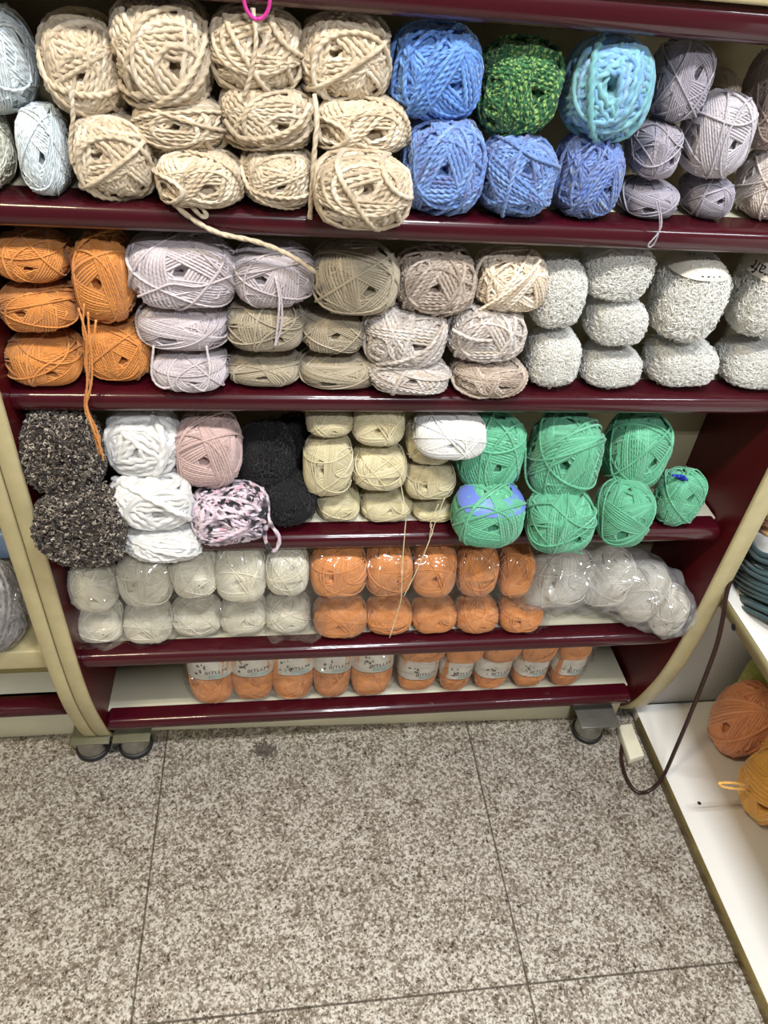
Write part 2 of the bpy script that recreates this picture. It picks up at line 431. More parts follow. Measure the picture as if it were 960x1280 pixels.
def wound(name, seed, r, bands, per, hole=.17, sides=5, ppw=40, p=2.6, tilt=(0, 0, 0), lobes=0, lobe_amp=0., pitch=.3,
          core=.86, loose=2, jit=.012, axis='Y', lump=.03, amin=None, arange=.2):
    """one long strand wound around a core: great circles that miss the axis by alpha, precessing band by band"""
    rng = np.random.default_rng(seed)
    N = bands * per
    al = np.zeros(N + 1); ps = np.zeros(N + 1); Rr = np.zeros(N + 1)
    psi = rng.uniform(0, 6.28)
    i = 0
    for b in range(bands):
        psi += 2.39996 + rng.uniform(-.35, .35)
        early = b < bands * .4
        a0 = hole + rng.uniform(-.01, arange) if not early else rng.uniform(hole + .1, .8)
        drift = rng.uniform(.1, .7) * rng.choice([-1, 1])
        for j in range(per):
            al[i] = min(a0 + j * 2 * r * 1.0 * math.sqrt(1 - drift * drift * .5), 1.25)
            ps[i] = psi + drift * j * 2 * r
            Rr[i] = core + (1.0 - core) * (b / max(1, bands - 1)) + rng.normal(0, jit)
            i += 1
    for k in range(loose):
        al[N - 1 - k] = rng.uniform(.15, .75); ps[N - 1 - k] = rng.uniform(0, 6.28); Rr[N - 1 - k] = 1.0 + r * .9
    al[N], ps[N], Rr[N] = al[N-1], ps[N-1], Rr[N-1]
    t = np.arange(N * ppw) / ppw
    A = np.interp(t, np.arange(N + 1), al); S = np.interp(t, np.arange(N + 1), ps)
    RR = np.interp(t, np.arange(N + 1), Rr)
    th = t * 2 * PI
    n_ = np.stack([np.cos(A)*np.cos(S), np.sin(A), np.cos(A)*np.sin(S)], -1)
    e1 = np.stack([-np.sin(S), np.zeros_like(S), np.cos(S)], -1)
    e2 = np.cross(n_, e1)
    D = np.cos(th)[:, None] * e1 + np.sin(th)[:, None] * e2
    # wobble
    w = rng.normal(0, 1, (6, 3)) * 2.2; ph = rng.uniform(0, 6.28, 6)
    wob = sum(np.sin(D @ w[q] + ph[q]) for q in range(6)) / 6
    Rm = rotm('X', tilt[0]) @ rotm('Z', tilt[2]) @ rotm('Y', tilt[1])
    if axis == 'Z': Rm = Rm @ rotm('X', PI / 2)
    def shape(D, RR):
        D2 = D @ Rm.T
        return D2 * (RR * se_r(D2, p))[:, None]
    P = shape(D, (RR - r) * (1 + lump * wob))
    g = Geo()
    V, Q, U, T = tube(P, r, sides, N=D @ Rm.T, lobes=lobes, lobe_amp=lobe_amp, pitch=pitch)
    g.add(V, Q, U, T)
    # core with a hollow at both poles
    nu, nv = 48, 28
    a = np.arange(nu) / nu * 2 * PI; bq = np.linspace(0.001, PI - .001, nv)
    Dc = np.stack([np.sin(bq)[None]*np.cos(a)[:, None], -np.cos(bq)[None]*np.ones((nu, 1)), np.sin(bq)[None]*np.sin(a)[:, None]], -1).reshape(-1, 3)
    ang = np.arccos(np.clip(np.abs(Dc[:, 1]), 0, 1))
    Rc = (core - r * .6) * (1 - .6 * np.exp(-(ang / (hole * .85 + .015)) ** 4))
    Vc = shape(Dc, Rc)
    Qc = grid_quads(nu, nv, True)
    uu = np.stack([np.repeat(np.arange(nu) * 8 / nu, nv), np.tile(np.arange(nv) * 14.0 / nv, nu)], -1)
    g.add(Vc, Qc, uu[Qc])
    me = g.mesh(name)
    return me, p

def curls(name, seed, n, ln, rad, curl, p=2.5, core=.86, sides=3, lift=.06, seg=6, tang=.6):
    """fuzzy ball: a lumpy core is separate; here are n short curled fibres over the surface"""
    rng = np.random.default_rng(seed)
    D = rng.normal(0, 1, (n, 3)); D /= np.linalg.norm(D, axis=1, keepdims=True)
    D = D[(D[:, 1] < .55)]
    g = Geo()
    w = rng.normal(0, 1, (5, 3)) * 3
    for d in D:
        R0 = core * (1 + .05 * sum(math.sin(float(d @ q)) for q in w) / 2)
        a = rng.normal(0, 1, 3); a -= d * (a @ d); a /= np.linalg.norm(a)
        b = np.cross(d, a)
        L = ln * rng.uniform(.5, 1.4); k = np.linspace(0, 1, seg)
        cu = curl * rng.uniform(.4, 1.3) * rng.choice([-1, 1])
        ang = k * cu
        if abs(cu) > .01:
            x = np.sin(ang) / cu; y = (1 - np.cos(ang)) / cu
        else: x, y = k, 0 * k
        out = tang * rng.uniform(-.3, 1)
        P = d * R0 + (x[:, None] * a + y[:, None] * (b * (1 - abs(out)) + d * out)) * L + d * lift * rng.uniform(0, 1) * np.sin(k * PI)[:, None]
        P = P * se_r(P / np.linalg.norm(P, axis=1, keepdims=True), p)[:, None]
        V, Q, U, T = tube(P, rad * rng.uniform(.7, 1.3), sides, caps=False)
        U = np.full((len(Q), 4, 2), rng.uniform(0, 1))
        g.add(V, Q, U)
    return g.mesh(name), p

def lumpy(name, seed, core=.86, p=2.5, amp=.06, f=4.):
    rng = np.random.default_rng(seed)
    nu, nv = 64, 40
    a = np.arange(nu) / nu * 2 * PI; bq = np.linspace(0.001, PI - .001, nv)
    D = np.stack([np.sin(bq)[None]*np.cos(a)[:, None], -np.cos(bq)[None]*np.ones((nu, 1)), np.sin(bq)[None]*np.sin(a)[:, None]], -1).reshape(-1, 3)
    w = rng.normal(0, 1, (9, 3)) * f; ph = rng.uniform(0, 6.28, 9)
    wob = sum(np.sin(D @ w[q] + ph[q]) for q in range(9)) / 3
    ang = np.arccos(np.clip(np.abs(D[:, 1]), 0, 1))
    R = core * (1 + amp * wob) * (1 - .35 * np.exp(-(ang / .14) ** 2))
    V = D * (R * se_r(D, p))[:, None]
    Q = grid_quads(nu, nv, True)
    uu = np.stack([np.repeat(np.arange(nu) / nu, nv), np.tile(np.arange(nv) / nv, nu)], -1)
    return make_mesh(name, V, Q, uu[Q]), p

VAR = {}
def variants(kind):
    if kind in VAR: return VAR[kind]
    o = []
    tl = [(.05, .3, .1), (-.2, 1.5, -.3), (.15, 2.6, .35), (-.1, 3.9, -.1), (.0, 5.2, .25), (-.35, .9, .0), (.25, 4.4, -.35), (-.15, 2.0, .5)]
    if kind == 'chunky':
        for s in range(6):
            o.append(wound('chunky_winding', 11 + s, .062, 14, 6, .1, 8, 140, 2.8 + .2 * (s % 3), tl[s], 2, .26, .21, .84, loose=2, jit=.01))
    elif kind == 'chunkyfine':
        for s in range(4):
            o.append(wound('chunky_fine_winding', 31 + s, .048, 16, 7, .09, 7, 160, 2.9, tl[s + 2], 2, .3, .17, .85, loose=2, jit=.014))
    elif kind == 'bulky':
        for s in range(2):
            o.append(wound('bulky_winding', 41 + s, .078, 12, 5, .11, 8, 120, 2.5, tl[s + 1], 2, .36, .26, .82, loose=1, jit=.012))
    elif kind == 'roving':
        for s in range(3):
            o.append(wound('roving_winding', 51 + s, .1, 10, 5, .1, 9, 110, 2.9, tl[s + 3], 2, .2, .34, .82, loose=1, jit=.012))
    elif kind == 'medium':
        for s in range(7):
            o.append(wound('medium_winding', 61 + s, .034, 15, 13, .12, 5, 46, 2.9 + .2 * (s % 3), tl[s], core=.87, loose=4, jit=.004, lump=.02, arange=.13))
    elif kind == 'fine':
        for s in range(6):
            o.append(wound('fine_winding', 81 + s, .025, 16, 17, .08, 5, 44, 3.0, tl[s], core=.9, loose=6, jit=.004, arange=.4, lump=.02))
    elif kind == 'skein':
        for s in range(3):
            o.append(wound('skein_winding', 91 + s, .02, 18, 18, .05, 4, 44, 3.0, (0, s * 2.1, 0), core=.92, loose=1, jit=.004, axis='Z', arange=.25))
    elif kind == 'jersey':
        for s in range(3):
            o.append(wound('jersey_winding', 101 + s, .05, 14, 9, .12, 7, 60, 2.3, [(-.1, 0, -1.25), (.1, 1, -.9), (-.2, 2, -.6)][s], core=.86, loose=1, jit=.005, arange=.1))
    VAR[kind] = o
    return o

# ------------------------------------------------------------------ placing by the photograph
_nu, _nv = 40, 24
_a = np.arange(_nu) / _nu * 2 * PI; _b = np.linspace(0.01, PI - .01, _nv)
SD = np.stack([np.sin(_b)[None]*np.cos(_a)[:, None], -np.cos(_b)[None]*np.ones((_nu, 1)), np.sin(_b)[None]*np.sin(_a)[:, None]], -1).reshape(-1, 3)

def fit(bb, yc, b=.042, p=2.6):
    x0, y0, x1, y1 = bb
    gx, gy = (x1-x0)*.012, (y1-y0)*.012; x0 -= gx; x1 += gx; y0 -= gy; y1 += gy
    S = SD * se_r(SD, p)[:, None]
    c = unp(((x0+x1)/2, (y0+y1)/2), y=yc)
    dist = (c - CAM) @ F_
    a = (x1-x0)/2*dist/FPX; h = (y1-y0)/2*dist/FPX
    for _ in range(12):
        q = proj(c + S * np.array([a, b, h]))
        lo, hi = q.min(0), q.max(0)
        a *= (x1-x0)/(hi[0]-lo[0])
        h = max(.012, h + .8*((y1-y0)-(hi[1]-lo[1]))/2*dist/FPX/ .85)
        e = np.array([(x0+x1)/2, (y0+y1)/2]) - (lo+hi)/2
        c = unp(proj(c) + e, y=yc)
    return c, a, b, h

def fit_on(bb, zt, b=.042, p=2.6, lo=-.03, hi=.1):
    """choose the depth so that the thing rests on height zt"""
    f = lambda y: (lambda r: r[0][2] - r[3] - zt)(fit(bb, y, b, p))
    flo, fhi = f(lo), f(hi)
    if flo < 0: return fit(bb, lo, b, p)
    if fhi > 0: return fit(bb, hi, b, p)
    for _ in range(14):
        m = (lo + hi) / 2
        if f(m) > 0: lo = m
        else: hi = m
    return fit(bb, (lo + hi) / 2, b, p)

ZT = {1: 1.013, 2: .794, 3: .562, 4: .325, 5: .113}
YF = {0: 0., 1: 0., 2: 0., 3: 0., 4: -.008, 5: .02}
ZB = {0: 1.19, 1: .985, 2: .766, 3: .533, 4: .295, 5: .085}
cnt = {}
LOG = []
BALLS = []
def ball(kind, mat, bb, y, label, group, b=.042, cat='yarn ball', tails=None, v=None, name='yarn_ball', extra=None, spin=0.):
    """y: ('s', k) rests on shelf k, or a number = depth of its centre"""
    vs = variants(kind)
    k = cnt.get(kind, 0); cnt[kind] = k + 1
    me, p = vs[(k if v is None else v) % len(vs)]
    if isinstance(y, tuple): c, a, bb_, h = fit_on(bb, ZT[y[1]] if y[0] == 's' else y[1], b, p, *(y[2] if len(y) > 2 else (-.045, .1)))
    else: c, a, bb_, h = fit(bb, y, b, p)
    LOG.append((label[:40], np.round(c, 3), np.round((a, b, h), 3)))
    BALLS.append((c, a, b, h, p))
    if tails or extra:
        root = empty(name, (c[0], c[1], c[2] - h)); tag(root, label, cat, group)
        o = obj('winding', me, root, MT[mat], (0, 0, h)); o.scale = (a, b, h)
        for nm, pts, r, m in (tails or []):
            add_tail(root, nm, pts, r, m or mat)
        if extra: extra(root, a, b, h)
        return root
    o = obj(name, me, None, MT[mat], tuple(c)); o.scale = (a, b, h)
    tag(o, label, cat, group); return o

def add_tail(root, nm, pts, r, mat):
    """pts: (px, py, depth y)"""
    P = spline([unp((q[0], q[1]), y=q[2]) for q in pts], 10) - np.array(root.location)
    g = Geo(); g.add(*tube(P, r, 8, lobes=2, lobe_amp=.18, pitch=r * 6))
    return obj(nm, g.mesh(nm), root, MT[mat])

def fuzzy(kind, bb, y, label, group, b=.045, cat='yarn ball', seed=1, extra=None):
    key = 'F' + kind + str(seed)
    if key not in VAR:
        if kind == 'boucle':
            VAR[key] = (lumpy('boucle_core', seed, .82, 2.8, .03), curls('boucle_loops', seed, 5200, .13, .016, 4.5, 2.8, .87, 3, .06, 7, .8))
        elif kind == 'eyelash':
            VAR[key] = (lumpy('eyelash_core', seed, .82, 3.0, .02, 9), curls('eyelash_fibres', seed, 9000, .22, .0075, 1.5, 3.0, .88, 3, .1, 5, .6))
        else:
            VAR[key] = (lumpy('fur_core', seed, .86, 2.3, .05), curls('fur_fibres', seed, 3000, .2, .009, 1.6, 2.3, .86, 3, .05, 5, .5))
    (cm, p), (fm, _) = VAR[key]
    if isinstance(y, tuple): c, a, b_, h = fit_on(bb, ZT[y[1]], b, p)
    else: c, a, b_, h = fit(bb, y, b, p)
    LOG.append((label[:40], np.round(c, 3), np.round((a, b, h), 3)))
    root = empty('yarn_ball', (c[0], c[1], c[2] - h)); tag(root, label, cat, group)
    o = obj('winding', cm, root, MT[kind + '_core'], (0, 0, h)); o.scale = (a, b, h)
    o = obj('fuzz', fm, root, MT[kind], (0, 0, h)); o.scale = (a, b, h); o['kind'] = 'stuff'
    if extra: extra(root, a, b, h)
    return root
# ==SECTIONS==
# ------------------------------------------------------------------ the setting
g = Geo(); box(g, -3, 3.5, -3.5, .3, -.05, 0); struct('floor', g, MT['floor'])
g = Geo(); box(g, -3, 3.5, .168, .26, 0, 2.9); struct('wall_back', g, MT['wall'])
g = Geo()
V = [(x, y, z) for x, y in ((-3, .082), (0, .082), (.998, .053), (.998, .166), (-3, .166)) for z in (0, .06)]
g.add(V, [(0,2,3,1),(2,4,5,3),(4,6,7,5),(6,8,9,7),(8,0,1,9)], None, [(1,3,9),(3,7,9),(3,5,7)])
struct('baseboard_back', g, MT['wall'])

def rail_prof(yf, yb, zb, zt):
    h = zt - zb; r = h * .5; o = [(yb, zb), (yb, zt)]
    cz = (zb + zt) / 2; d = .016
    for a in np.linspace(PI/2, -PI/2, 17):
        s, c = math.sin(a), math.cos(a)
        o.append((yf + d - d * abs(c) ** .8, cz + r * math.copysign(abs(s) ** .8, s)))
    return o

PANEL = [(-.025, 1.55), (-.025, .42), (-.0235, .34), (-.019, .27), (-.012, .215), (-.001, .165), (.014, .11), (.03, .068), (.05, .034),
         (.06, .028), (.078, .028), (.078, .062), (.156, .062), (.156, 1.55)]
def panel(parent, x0, x1, matp, org):
    g = Geo()
    pr = np.array(PANEL); k = len(pr)
    # two flat faces (fan-free strips) + rim
    V = [(x0, a, b) for a, b in pr] + [(x1, a, b) for a, b in pr]
    V = np.array(V) - org
    import bmesh
    bm = bmesh.new()
    vs = [bm.verts.new(v) for v in V]
    bm.faces.new(vs[:k]); bm.faces.new(vs[k:][::-1])
    for i in range(k): bm.faces.new((vs[i], vs[(i+1) % k], vs[k+(i+1) % k], vs[k+i]))
    bmesh.ops.recalc_face_normals(bm, faces=bm.faces[:])
    me = bpy.data.meshes.new('side_panel'); bm.to_mesh(me); bm.free(); me.materials.append(matp)
    o = obj('side_panel', me, parent)
    fr = spline(PANEL[1:10], 4); fr = np.concatenate([[PANEL[0]], fr])
    nrm = np.gradient(fr, axis=0); nrm = np.stack([nrm[:, 1], -nrm[:, 0]], -1); nrm /= np.linalg.norm(nrm, axis=1, keepdims=True)
    sgn = -1 if nrm[0][0] > 0 else 1
    sgn = -1 if (nrm[0][0] * -1) > 0 else 1
    g = Geo()
    sect = [(x0 - .0006, .004), (x0 - .0006, -.0005), (x0 + .001, -.002), (x1 - .001, -.002), (x1 + .0006, -.0005), (x1 + .0006, .004)]
    VV = []
    for (a, b), n in zip(fr, nrm):
        for x, d in sect: VV.append((x - org[0], a - n[0]*d*-sgn - org[1], b - n[1]*d*-sgn - org[2]))
    g.add(VV, grid_quads(len(fr), len(sect)))
    e = obj('edge_band', g.mesh('edge_band', MT['edge'], False), o); e['label'] = 'cream front edge band'
    return o

def foot(parent, c, org, nm='leg'):
    g = Geo()
    lathe(g, [(0, .057), (.025, .057), (.0265, .055), (.027, .014), (.0282, .009), (.0282, .006), (0, .006)], 36, (c[0]-org[0], c[1]-org[1], -org[2]))
    o = obj(nm, g.mesh(nm, MT['steel']), parent)
    g = Geo()
    lathe(g, [(0, .0), (.0295, .0), (.031, .003), (.031, .009), (.0295, .0115), (.0272, .012), (0, .012)], 36, (c[0]-org[0], c[1]-org[1], -org[2]))
    e = obj('rubber_ring', g.mesh('rubber_ring', MT['rubber']), o); e['label'] = 'black rubber base ring'
    return o

def shelf(parent, k, x0, x1, org, rnd=0.):
    yf, zb, zt = YF[k], ZB[k], ZT.get(k, 1.222)
    g = Geo(); box(g, x0, x1, yf + .03, .155, zb + .006, zt - .001)
    g.V = [v - org for v in g.V]
    o = obj('shelf', g.mesh('shelf', MT['boardtop'], False), parent)
    g = Geo(); extrude_x(g, rail_prof(yf, yf + (.052 if k in (1, 2) else .033), zb, zt), x0, x1, rnd)
    g.V = [v - org for v in g.V]
    r = obj('front_rail', g.mesh('front_rail', MT['red']), o); r['label'] = 'glossy burgundy front rail'
    md = r.modifiers.new('es', 'EDGE_SPLIT'); md.split_angle = .9
    return o

ORG = np.array([.5, .06, 0.])
unit = empty('shelving_unit', ORG)
tag(unit, 'burgundy wall shelving unit with cream edges holding five shelves of yarn', 'shelving unit')
panel(unit, -.0215, 0., MT['redpanel'], ORG)
panel(unit, 1.0, 1.0315, MT['redpanel'], ORG)
for k in range(6):
    shelf(unit, k, .0005 if k else .0005, .9995 if k in (0, 1, 2, 4) else (.996 if k == 3 else .992), ORG, .008 if k in (3, 5) else 0)
g = Geo(); box(g, .0005, .9995, .156, .163, .062, 1.55); g.V = [v - ORG for v in g.V]
obj('back_panel', g.mesh('back_panel', MT['creamlam'], False), unit)
foot(unit, (.036, .047), ORG)
foot(unit, (.925, .021), ORG)
def plate_foot(parent, cx, cy, sx, sy, mat, org, z0=.0572):
    g = Geo(); box(g, cx - sx, cx + sx, cy - sy, cy + sy, z0, z0 + .004, .001); g.V = [v - org for v in g.V]
    m2 = Geo()
    box(g, cx - sx, cx + sx, cy + sy - .003, cy + sy, z0, z0 + .036); 
    g.V[-1] = g.V[-1] - org
    return obj('foot_bracket', g.mesh('foot_bracket', mat, False), parent)
plate_foot(unit, .038, .046, .033, .031, MT['plate'], ORG)
b_ = plate_foot(unit, .93, .021, .04, .031, MT['greyplate'], ORG)
# cream moulding above the top rail
g = Geo(); box(g, .0, 1.0, -.004, .10, 1.2225, 1.262, .003)
g.V = [v - ORG for v in g.V]
obj('cornice_strip', g.mesh('cornice_strip', MT['edge'], False), unit)

# neighbour on the left
ORL = np.array([-.3, .06, 0.])
nb = empty('shelving_unit', ORL)
tag(nb, 'cream and burgundy shelving unit cut off at left photo edge, behind the seam', 'shelving unit')
panel(nb, -.0445, -.0248, MT['creamlam'], ORL)
zt_ = unp((40, 866), y=.055)[2]; zb_ = unp((40, 894), y=.03)[2]
g = Geo(); box(g, -.75, -.044, .05, .155, zb_ + .005, zt_); g.V = [v - ORL for v in g.V]
s_ = obj('shelf', g.mesh('shelf', MT['boardtop'], False), nb)
g = Geo(); extrude_x(g, rail_prof(.022, .055, zb_, zt_), -.75, -.044); g.V = [v - ORL for v in g.V]
r_ = obj('front_rail', g.mesh('front_rail', MT['red']), s_); r_['label'] = 'glossy burgundy front rail'
zu = unp((20, 813), y=.0)[2]; zl = unp((20, 834), y=.0)[2]
g = Geo(); box(g, -.75, -.044, -.004, .155, zl, zu, .002); g.V = [v - ORL for v in g.V]
obj('shelf', g.mesh('shelf', MT['edge'], False), nb)
g = Geo(); box(g, -.75, -.044, .1, .162, .06, 1.55); g.V = [v - ORL for v in g.V]
obj('back_panel', g.mesh('back_panel', MT['nbback'], False), nb)
foot(nb, (-.041, .047), ORL)
plate_foot(nb, -.034, .046, .034, .031, MT['plate'], ORL)

# right hand display, at right angles
ORR = np.array([1.25, -.4, 0.])
ru = empty('display_unit', ORR)
tag(ru, 'white display unit along the right edge with brass coloured kick strip', 'display unit')
def rpart(nm, mat, *bx, parent=None, bev=0.):
    g = Geo(); box(g, *bx, bev); g.V = [v - ORR for v in g.V]
    return obj(nm, g.mesh(nm, mat, False), parent or ru)
ZL = .03
rpart('base_board', MT['whitelac'], 1.0345, 1.5, -1.3, .058, .008, ZL, bev=.001)
kk = rpart('kick_strip', MT['gold'], 1.0322, 1.0342, -1.3, .03, 0.0, ZL - .001); kk['label'] = 'brass coloured kick strip'
rpart('end_panel', MT['whitelac'], 1.0345, 1.5, .06, .075, .0, 1.3)
us = rpart('upper_shelf', MT['whitelac'], 1.036, 1.5, -1.3, .058, .416, .437, bev=.001)
fe = rpart('edge_band', MT['edge'], 1.0325, 1.0358, -1.3, .058, .415, .4368, parent=us)
rpart('side_panel', MT['whitelac'], 1.5, 1.515, -1.3, .07, 0, 1.3)
def dot(pt, r, parent, nx=None):
    g = Geo(); th = np.arange(16)/16*2*PI
    if nx is None: V = [(pt[0]+r*math.cos(a), pt[1]+r*math.sin(a), pt[2]+.0004) for a in th] + [(pt[0], pt[1], pt[2]+.0004)]
    else: V = [(pt[0]-.0004, pt[1]+r*math.cos(a), pt[2]+r*math.sin(a)) for a in th] + [(pt[0]-.0004, pt[1], pt[2])]
    g.add(np.array(V) - ORR, np.zeros((0, 4)), np.zeros((0, 4, 2)), [(i, (i+1) % 16, 16) for i in range(16)])
    o = obj('screw_hole', g.mesh('screw_hole', MT['rubber'], False), parent); o['label'] = 'small black screw hole'
    return o
dot(unp((874, 1004), z=ZL), .0035, ru)
dot(unp((917, 784), x=1.0325), .006, us, 1)

# block and cable on the floor
P = [unp(q, z=.022) for q in [(773, 906), (790, 904), (806, 944), (788, 949)]]
g = Geo()
V = [np.array([p[0], p[1], z]) for z in (.002, .022) for p in P]
c0 = np.mean([p for p in P], 0)
g.add(V, [(0,1,2,3),(7,6,5,4),(0,4,5,1),(1,5,6,2),(2,6,7,3),(3,7,4,0)])
ub = obj('cable_trunking', g.mesh('cable_trunking', MT['whiteblock'], False))
md = ub.modifiers.new('b', 'BEVEL'); md.width = .002; md.segments = 2
tag(ub, 'short white cable trunking piece on the floor by the right foot', 'cable trunking')
pts = [unp((966, 612), x=1.043), unp((948, 645), x=1.042), unp((928, 690), x=1.0385), unp((910, 735), x=1.028), unp((903, 775), x=1.026), unp((893, 815), x=1.025), unp((868, 880), x=1.024), unp((845, 935), x=1.023),
       unp((828, 972), x=1.022)] + [unp(q, z=.0045) for q in [(812, 988), (797, 990), (784, 975), (777, 950), (778, 930)]]
g = Geo(); g.add(*tube(spline(pts, 12), .0036, 10))
cb = obj('power_cable', g.mesh('power_cable', MT['cable']))
tag(cb, 'dark brown power cable hanging down and looping onto the floor', 'cable')

# lint on the floor
rng = np.random.default_rng(5)
c0 = unp((330, 938), z=0)
g = Geo()
for i in range(40):
    q = c0 + np.array([rng.normal(0, .008), rng.normal(0, .006), .002])
    pp = [q + np.array([rng.normal(0, .005), rng.normal(0, .005), abs(rng.normal(0, .002))]) for _ in range(4)]
    g.add(*tube(spline(pp, 4), .0009, 4))
fl = obj('lint_clump', g.mesh('lint_clump', MT['fluff'])); tag(fl, 'small dark clump of lint on the granite floor', 'lint')

# ------------------------------------------------------------------ text helper
def text_mesh(s, size):
    cu = bpy.data.curves.new('txt', 'FONT'); cu.body = s; cu.size = size; cu.align_x = 'CENTER'; cu.align_y = 'CENTER'
    cu.resolution_u = 3
    o = bpy.data.objects.new('txt', cu); COL.objects.link(o)
    dg = bpy.context.evaluated_depsgraph_get()
    me = bpy.data.meshes.new_from_object(o.evaluated_get(dg))
    bpy.data.objects.remove(o); bpy.data.curves.remove(cu)
    me.materials.clear()
    return me

def wrap_text(s, size, a, b, h, p, lift, zc, xang=0., flip=False, bold=0., slant=0.):
    """lettering laid on the front of a superellipsoid (a,b,h); zc height on it in metres"""
    me = text_mesh(s, size)
    for v in me.vertices:
        x, z = v.co.x, v.co.y
        if flip: x, z = -x, -z
        z += zc + slant * x
        z = max(-h * .98, min(h * .98, z))
        th = x / a + xang
        d = np.array([math.sin(th), -math.cos(th)])
        k = (1 - (abs(z) / h) ** p) ** (1 / p)
        rr = (abs(d[0]) ** p + abs(d[1]) ** p) ** (-1 / p)
        v.co = (a * d[0] * rr * k * lift, b * d[1] * rr * k * lift, z)
    return me

def band(a, b, h, p, z0, z1, lift=1.02, w0=-PI, w1=PI, sag=0., n=64, m=8, z1f=None):
    """belt around a superellipsoid between heights z0 and z1"""
    th = np.linspace(w0, w1, n); V = []
    for t in th:
        d = np.array([math.sin(t), -math.cos(t)]); rr = (abs(d[0])**p + abs(d[1])**p) ** (-1/p)
        for j in range(m):
            zz = z0 + (z1 - z0) * j / (m - 1) + sag * math.cos(t)
            zq = max(-h*.97, min(h*.97, zz))
            k = (1 - (abs(zq)/h)**p) ** (1/p)
            V.append((a*d[0]*rr*k*lift, b*d[1]*rr*k*lift, zq))
    Q = grid_quads(n, m); uu = np.zeros((len(V), 2))
    return make_mesh('paper_label', V, Q, uu[Q])
# ------------------------------------------------------------------ yarn on the top shelf
G1 = 'cream chunky yarn balls on the top shelf'
S1, S2, S3, S4, S5 = ('s', 1), ('s', 2), ('s', 3), ('s', 4), ('s', 5)
ball('medium', 'iceblue', (-62, 2, 49, 140), .06, 'ice blue ball cut by left photo edge, upper one on the top shelf', 'pale yarn balls at the left end of the top shelf', v=1)
ball('medium', 'palegreen', (-70, 130, 20, 238), S1, 'pale ivory ball cut by left photo edge, under the ice blue one', 'pale yarn balls at the left end of the top shelf', v=3)
ball('medium', 'iceblue', (18, 128, 92, 243), S1, 'whitish blue ball standing on the rail, left of the lowest big cream ball', 'pale yarn balls at the left end of the top shelf', v=4)
ball('chunky', 'cream', (48, 14, 160, 150), .055, 'cream chunky ball with a wide dark hole, leftmost cream ball of the top shelf', G1, v=0,
     tails=[('yarn_tail', [(86, 108, .004), (90, 128, .006), (91, 150, .008), (88, 178, .01), (90, 205, .008)], .0021, None)])
ball('chunky', 'cream', (87, 138, 197, 248), S1, 'cream chunky ball resting on the burgundy rail beside whitish blue ball', G1, v=1)
ball('chunky', 'cream', (137, -8, 266, 136), .05, 'biggest cream chunky ball, topmost and pressed up under the upper rail', G1, b=.05, v=2)
ball('chunky', 'cream', (166, 112, 287, 194), .045, 'cream chunky ball squashed directly under the biggest cream ball', G1, v=3)
ball('chunky', 'cream', (194, 180, 303, 260), S1, 'cream chunky ball on the rail with a long thick tail crossing the rail', G1, v=4,
     tails=[('yarn_tail', [(203, 238, -.004), (230, 266, -.006), (270, 290, -.006), (320, 302, -.006), (360, 318, -.006), (394, 340, -.004)], .0026, None),
            ('yarn_loop', [(243, 222, -.002), (246, 250, -.004), (258, 268, -.006), (250, 269, -.007), (236, 252, -.005), (232, 240, -.002)], .0022, None)])
ball('chunky', 'cream', (261, 6, 378, 118), .05, 'cream chunky ball hanging under the pink ring', G1, v=5,
     tails=[('yarn_tail', [(316, 10, .008), (320, 50, .002), (314, 90, .001), (305, 122, .003)], .0021, None)])
ball('chunky', 'cream', (276, 98, 392, 188), .042, 'cream chunky ball with a looping strand, middle of its stack below pink ring', G1, v=2,
     tails=[('yarn_tail', [(280, 150, .004), (300, 172, -.002), (335, 172, -.004), (370, 158, -.002), (388, 130, .004)], .0024, None)])
ball('chunky', 'cream', (301, 178, 394, 260), S1, 'flattened cream chunky ball at the bottom of the stack under the pink ring', G1, v=0)
ball('chunky', 'cream', (374, 12, 488, 128), .05, 'cream chunky ball with a square hole, top of stack beside the blue balls', G1, v=1,
     tails=[('yarn_tail', [(393, 118, .006), (396, 150, -.004), (393, 190, -.008), (390, 235, -.009), (387, 274, -.01)], .0025, None)])
ball('chunky', 'cream', (391, 112, 510, 194), .04, 'cream chunky ball squashed in the middle of stack beside the blue balls', G1, v=4)
ball('chunky', 'cream', (394, 188, 513, 287), S1, 'lowest cream chunky ball bulging over the rail beside the blue balls', G1, v=5)
G2 = 'blue chunky yarn balls on the top shelf'
ball('chunkyfine', 'blue', (485, 27, 603, 150), .05, 'cornflower blue fuzzy ball, upper one next to the cream stack', G2, v=0)
ball('chunkyfine', 'slateblue', (502, 146, 607, 266), S1, 'cornflower blue fuzzy ball, lower one next to the cream stack', G2, v=1)
ball('chunkyfine', 'green', (591, 46, 703, 170), .055, 'dark green marled ball flecked with lime, the only green one on top shelf', None, v=2)
ball('bulky', 'aqua', (700, 42, 818, 177), .045, 'turquoise and sky blue bulky ball right of the dark green ball', G2, b=.05, v=0)
ball('chunkyfine', 'slateblue', (596, 165, 698, 271), S1, 'slate blue ball on the rail directly under the dark green ball', G2, v=3)
ball('chunkyfine', 'denim', (688, 165, 781, 271), S1, 'denim blue ball on the rail under the turquoise bulky ball', G2, v=0)
G3 = 'grey and mauve yarn balls on the top shelf'
ball('medium', 'greymauve', (805, 48, 894, 152), .06, 'grey mauve ball right of the turquoise ball, highest of the grey balls', G3, v=5)
ball('medium', 'greymauve', (779, 146, 854, 224), .055, 'grey mauve ball in the middle layer touching the turquoise ball', G3, v=2)
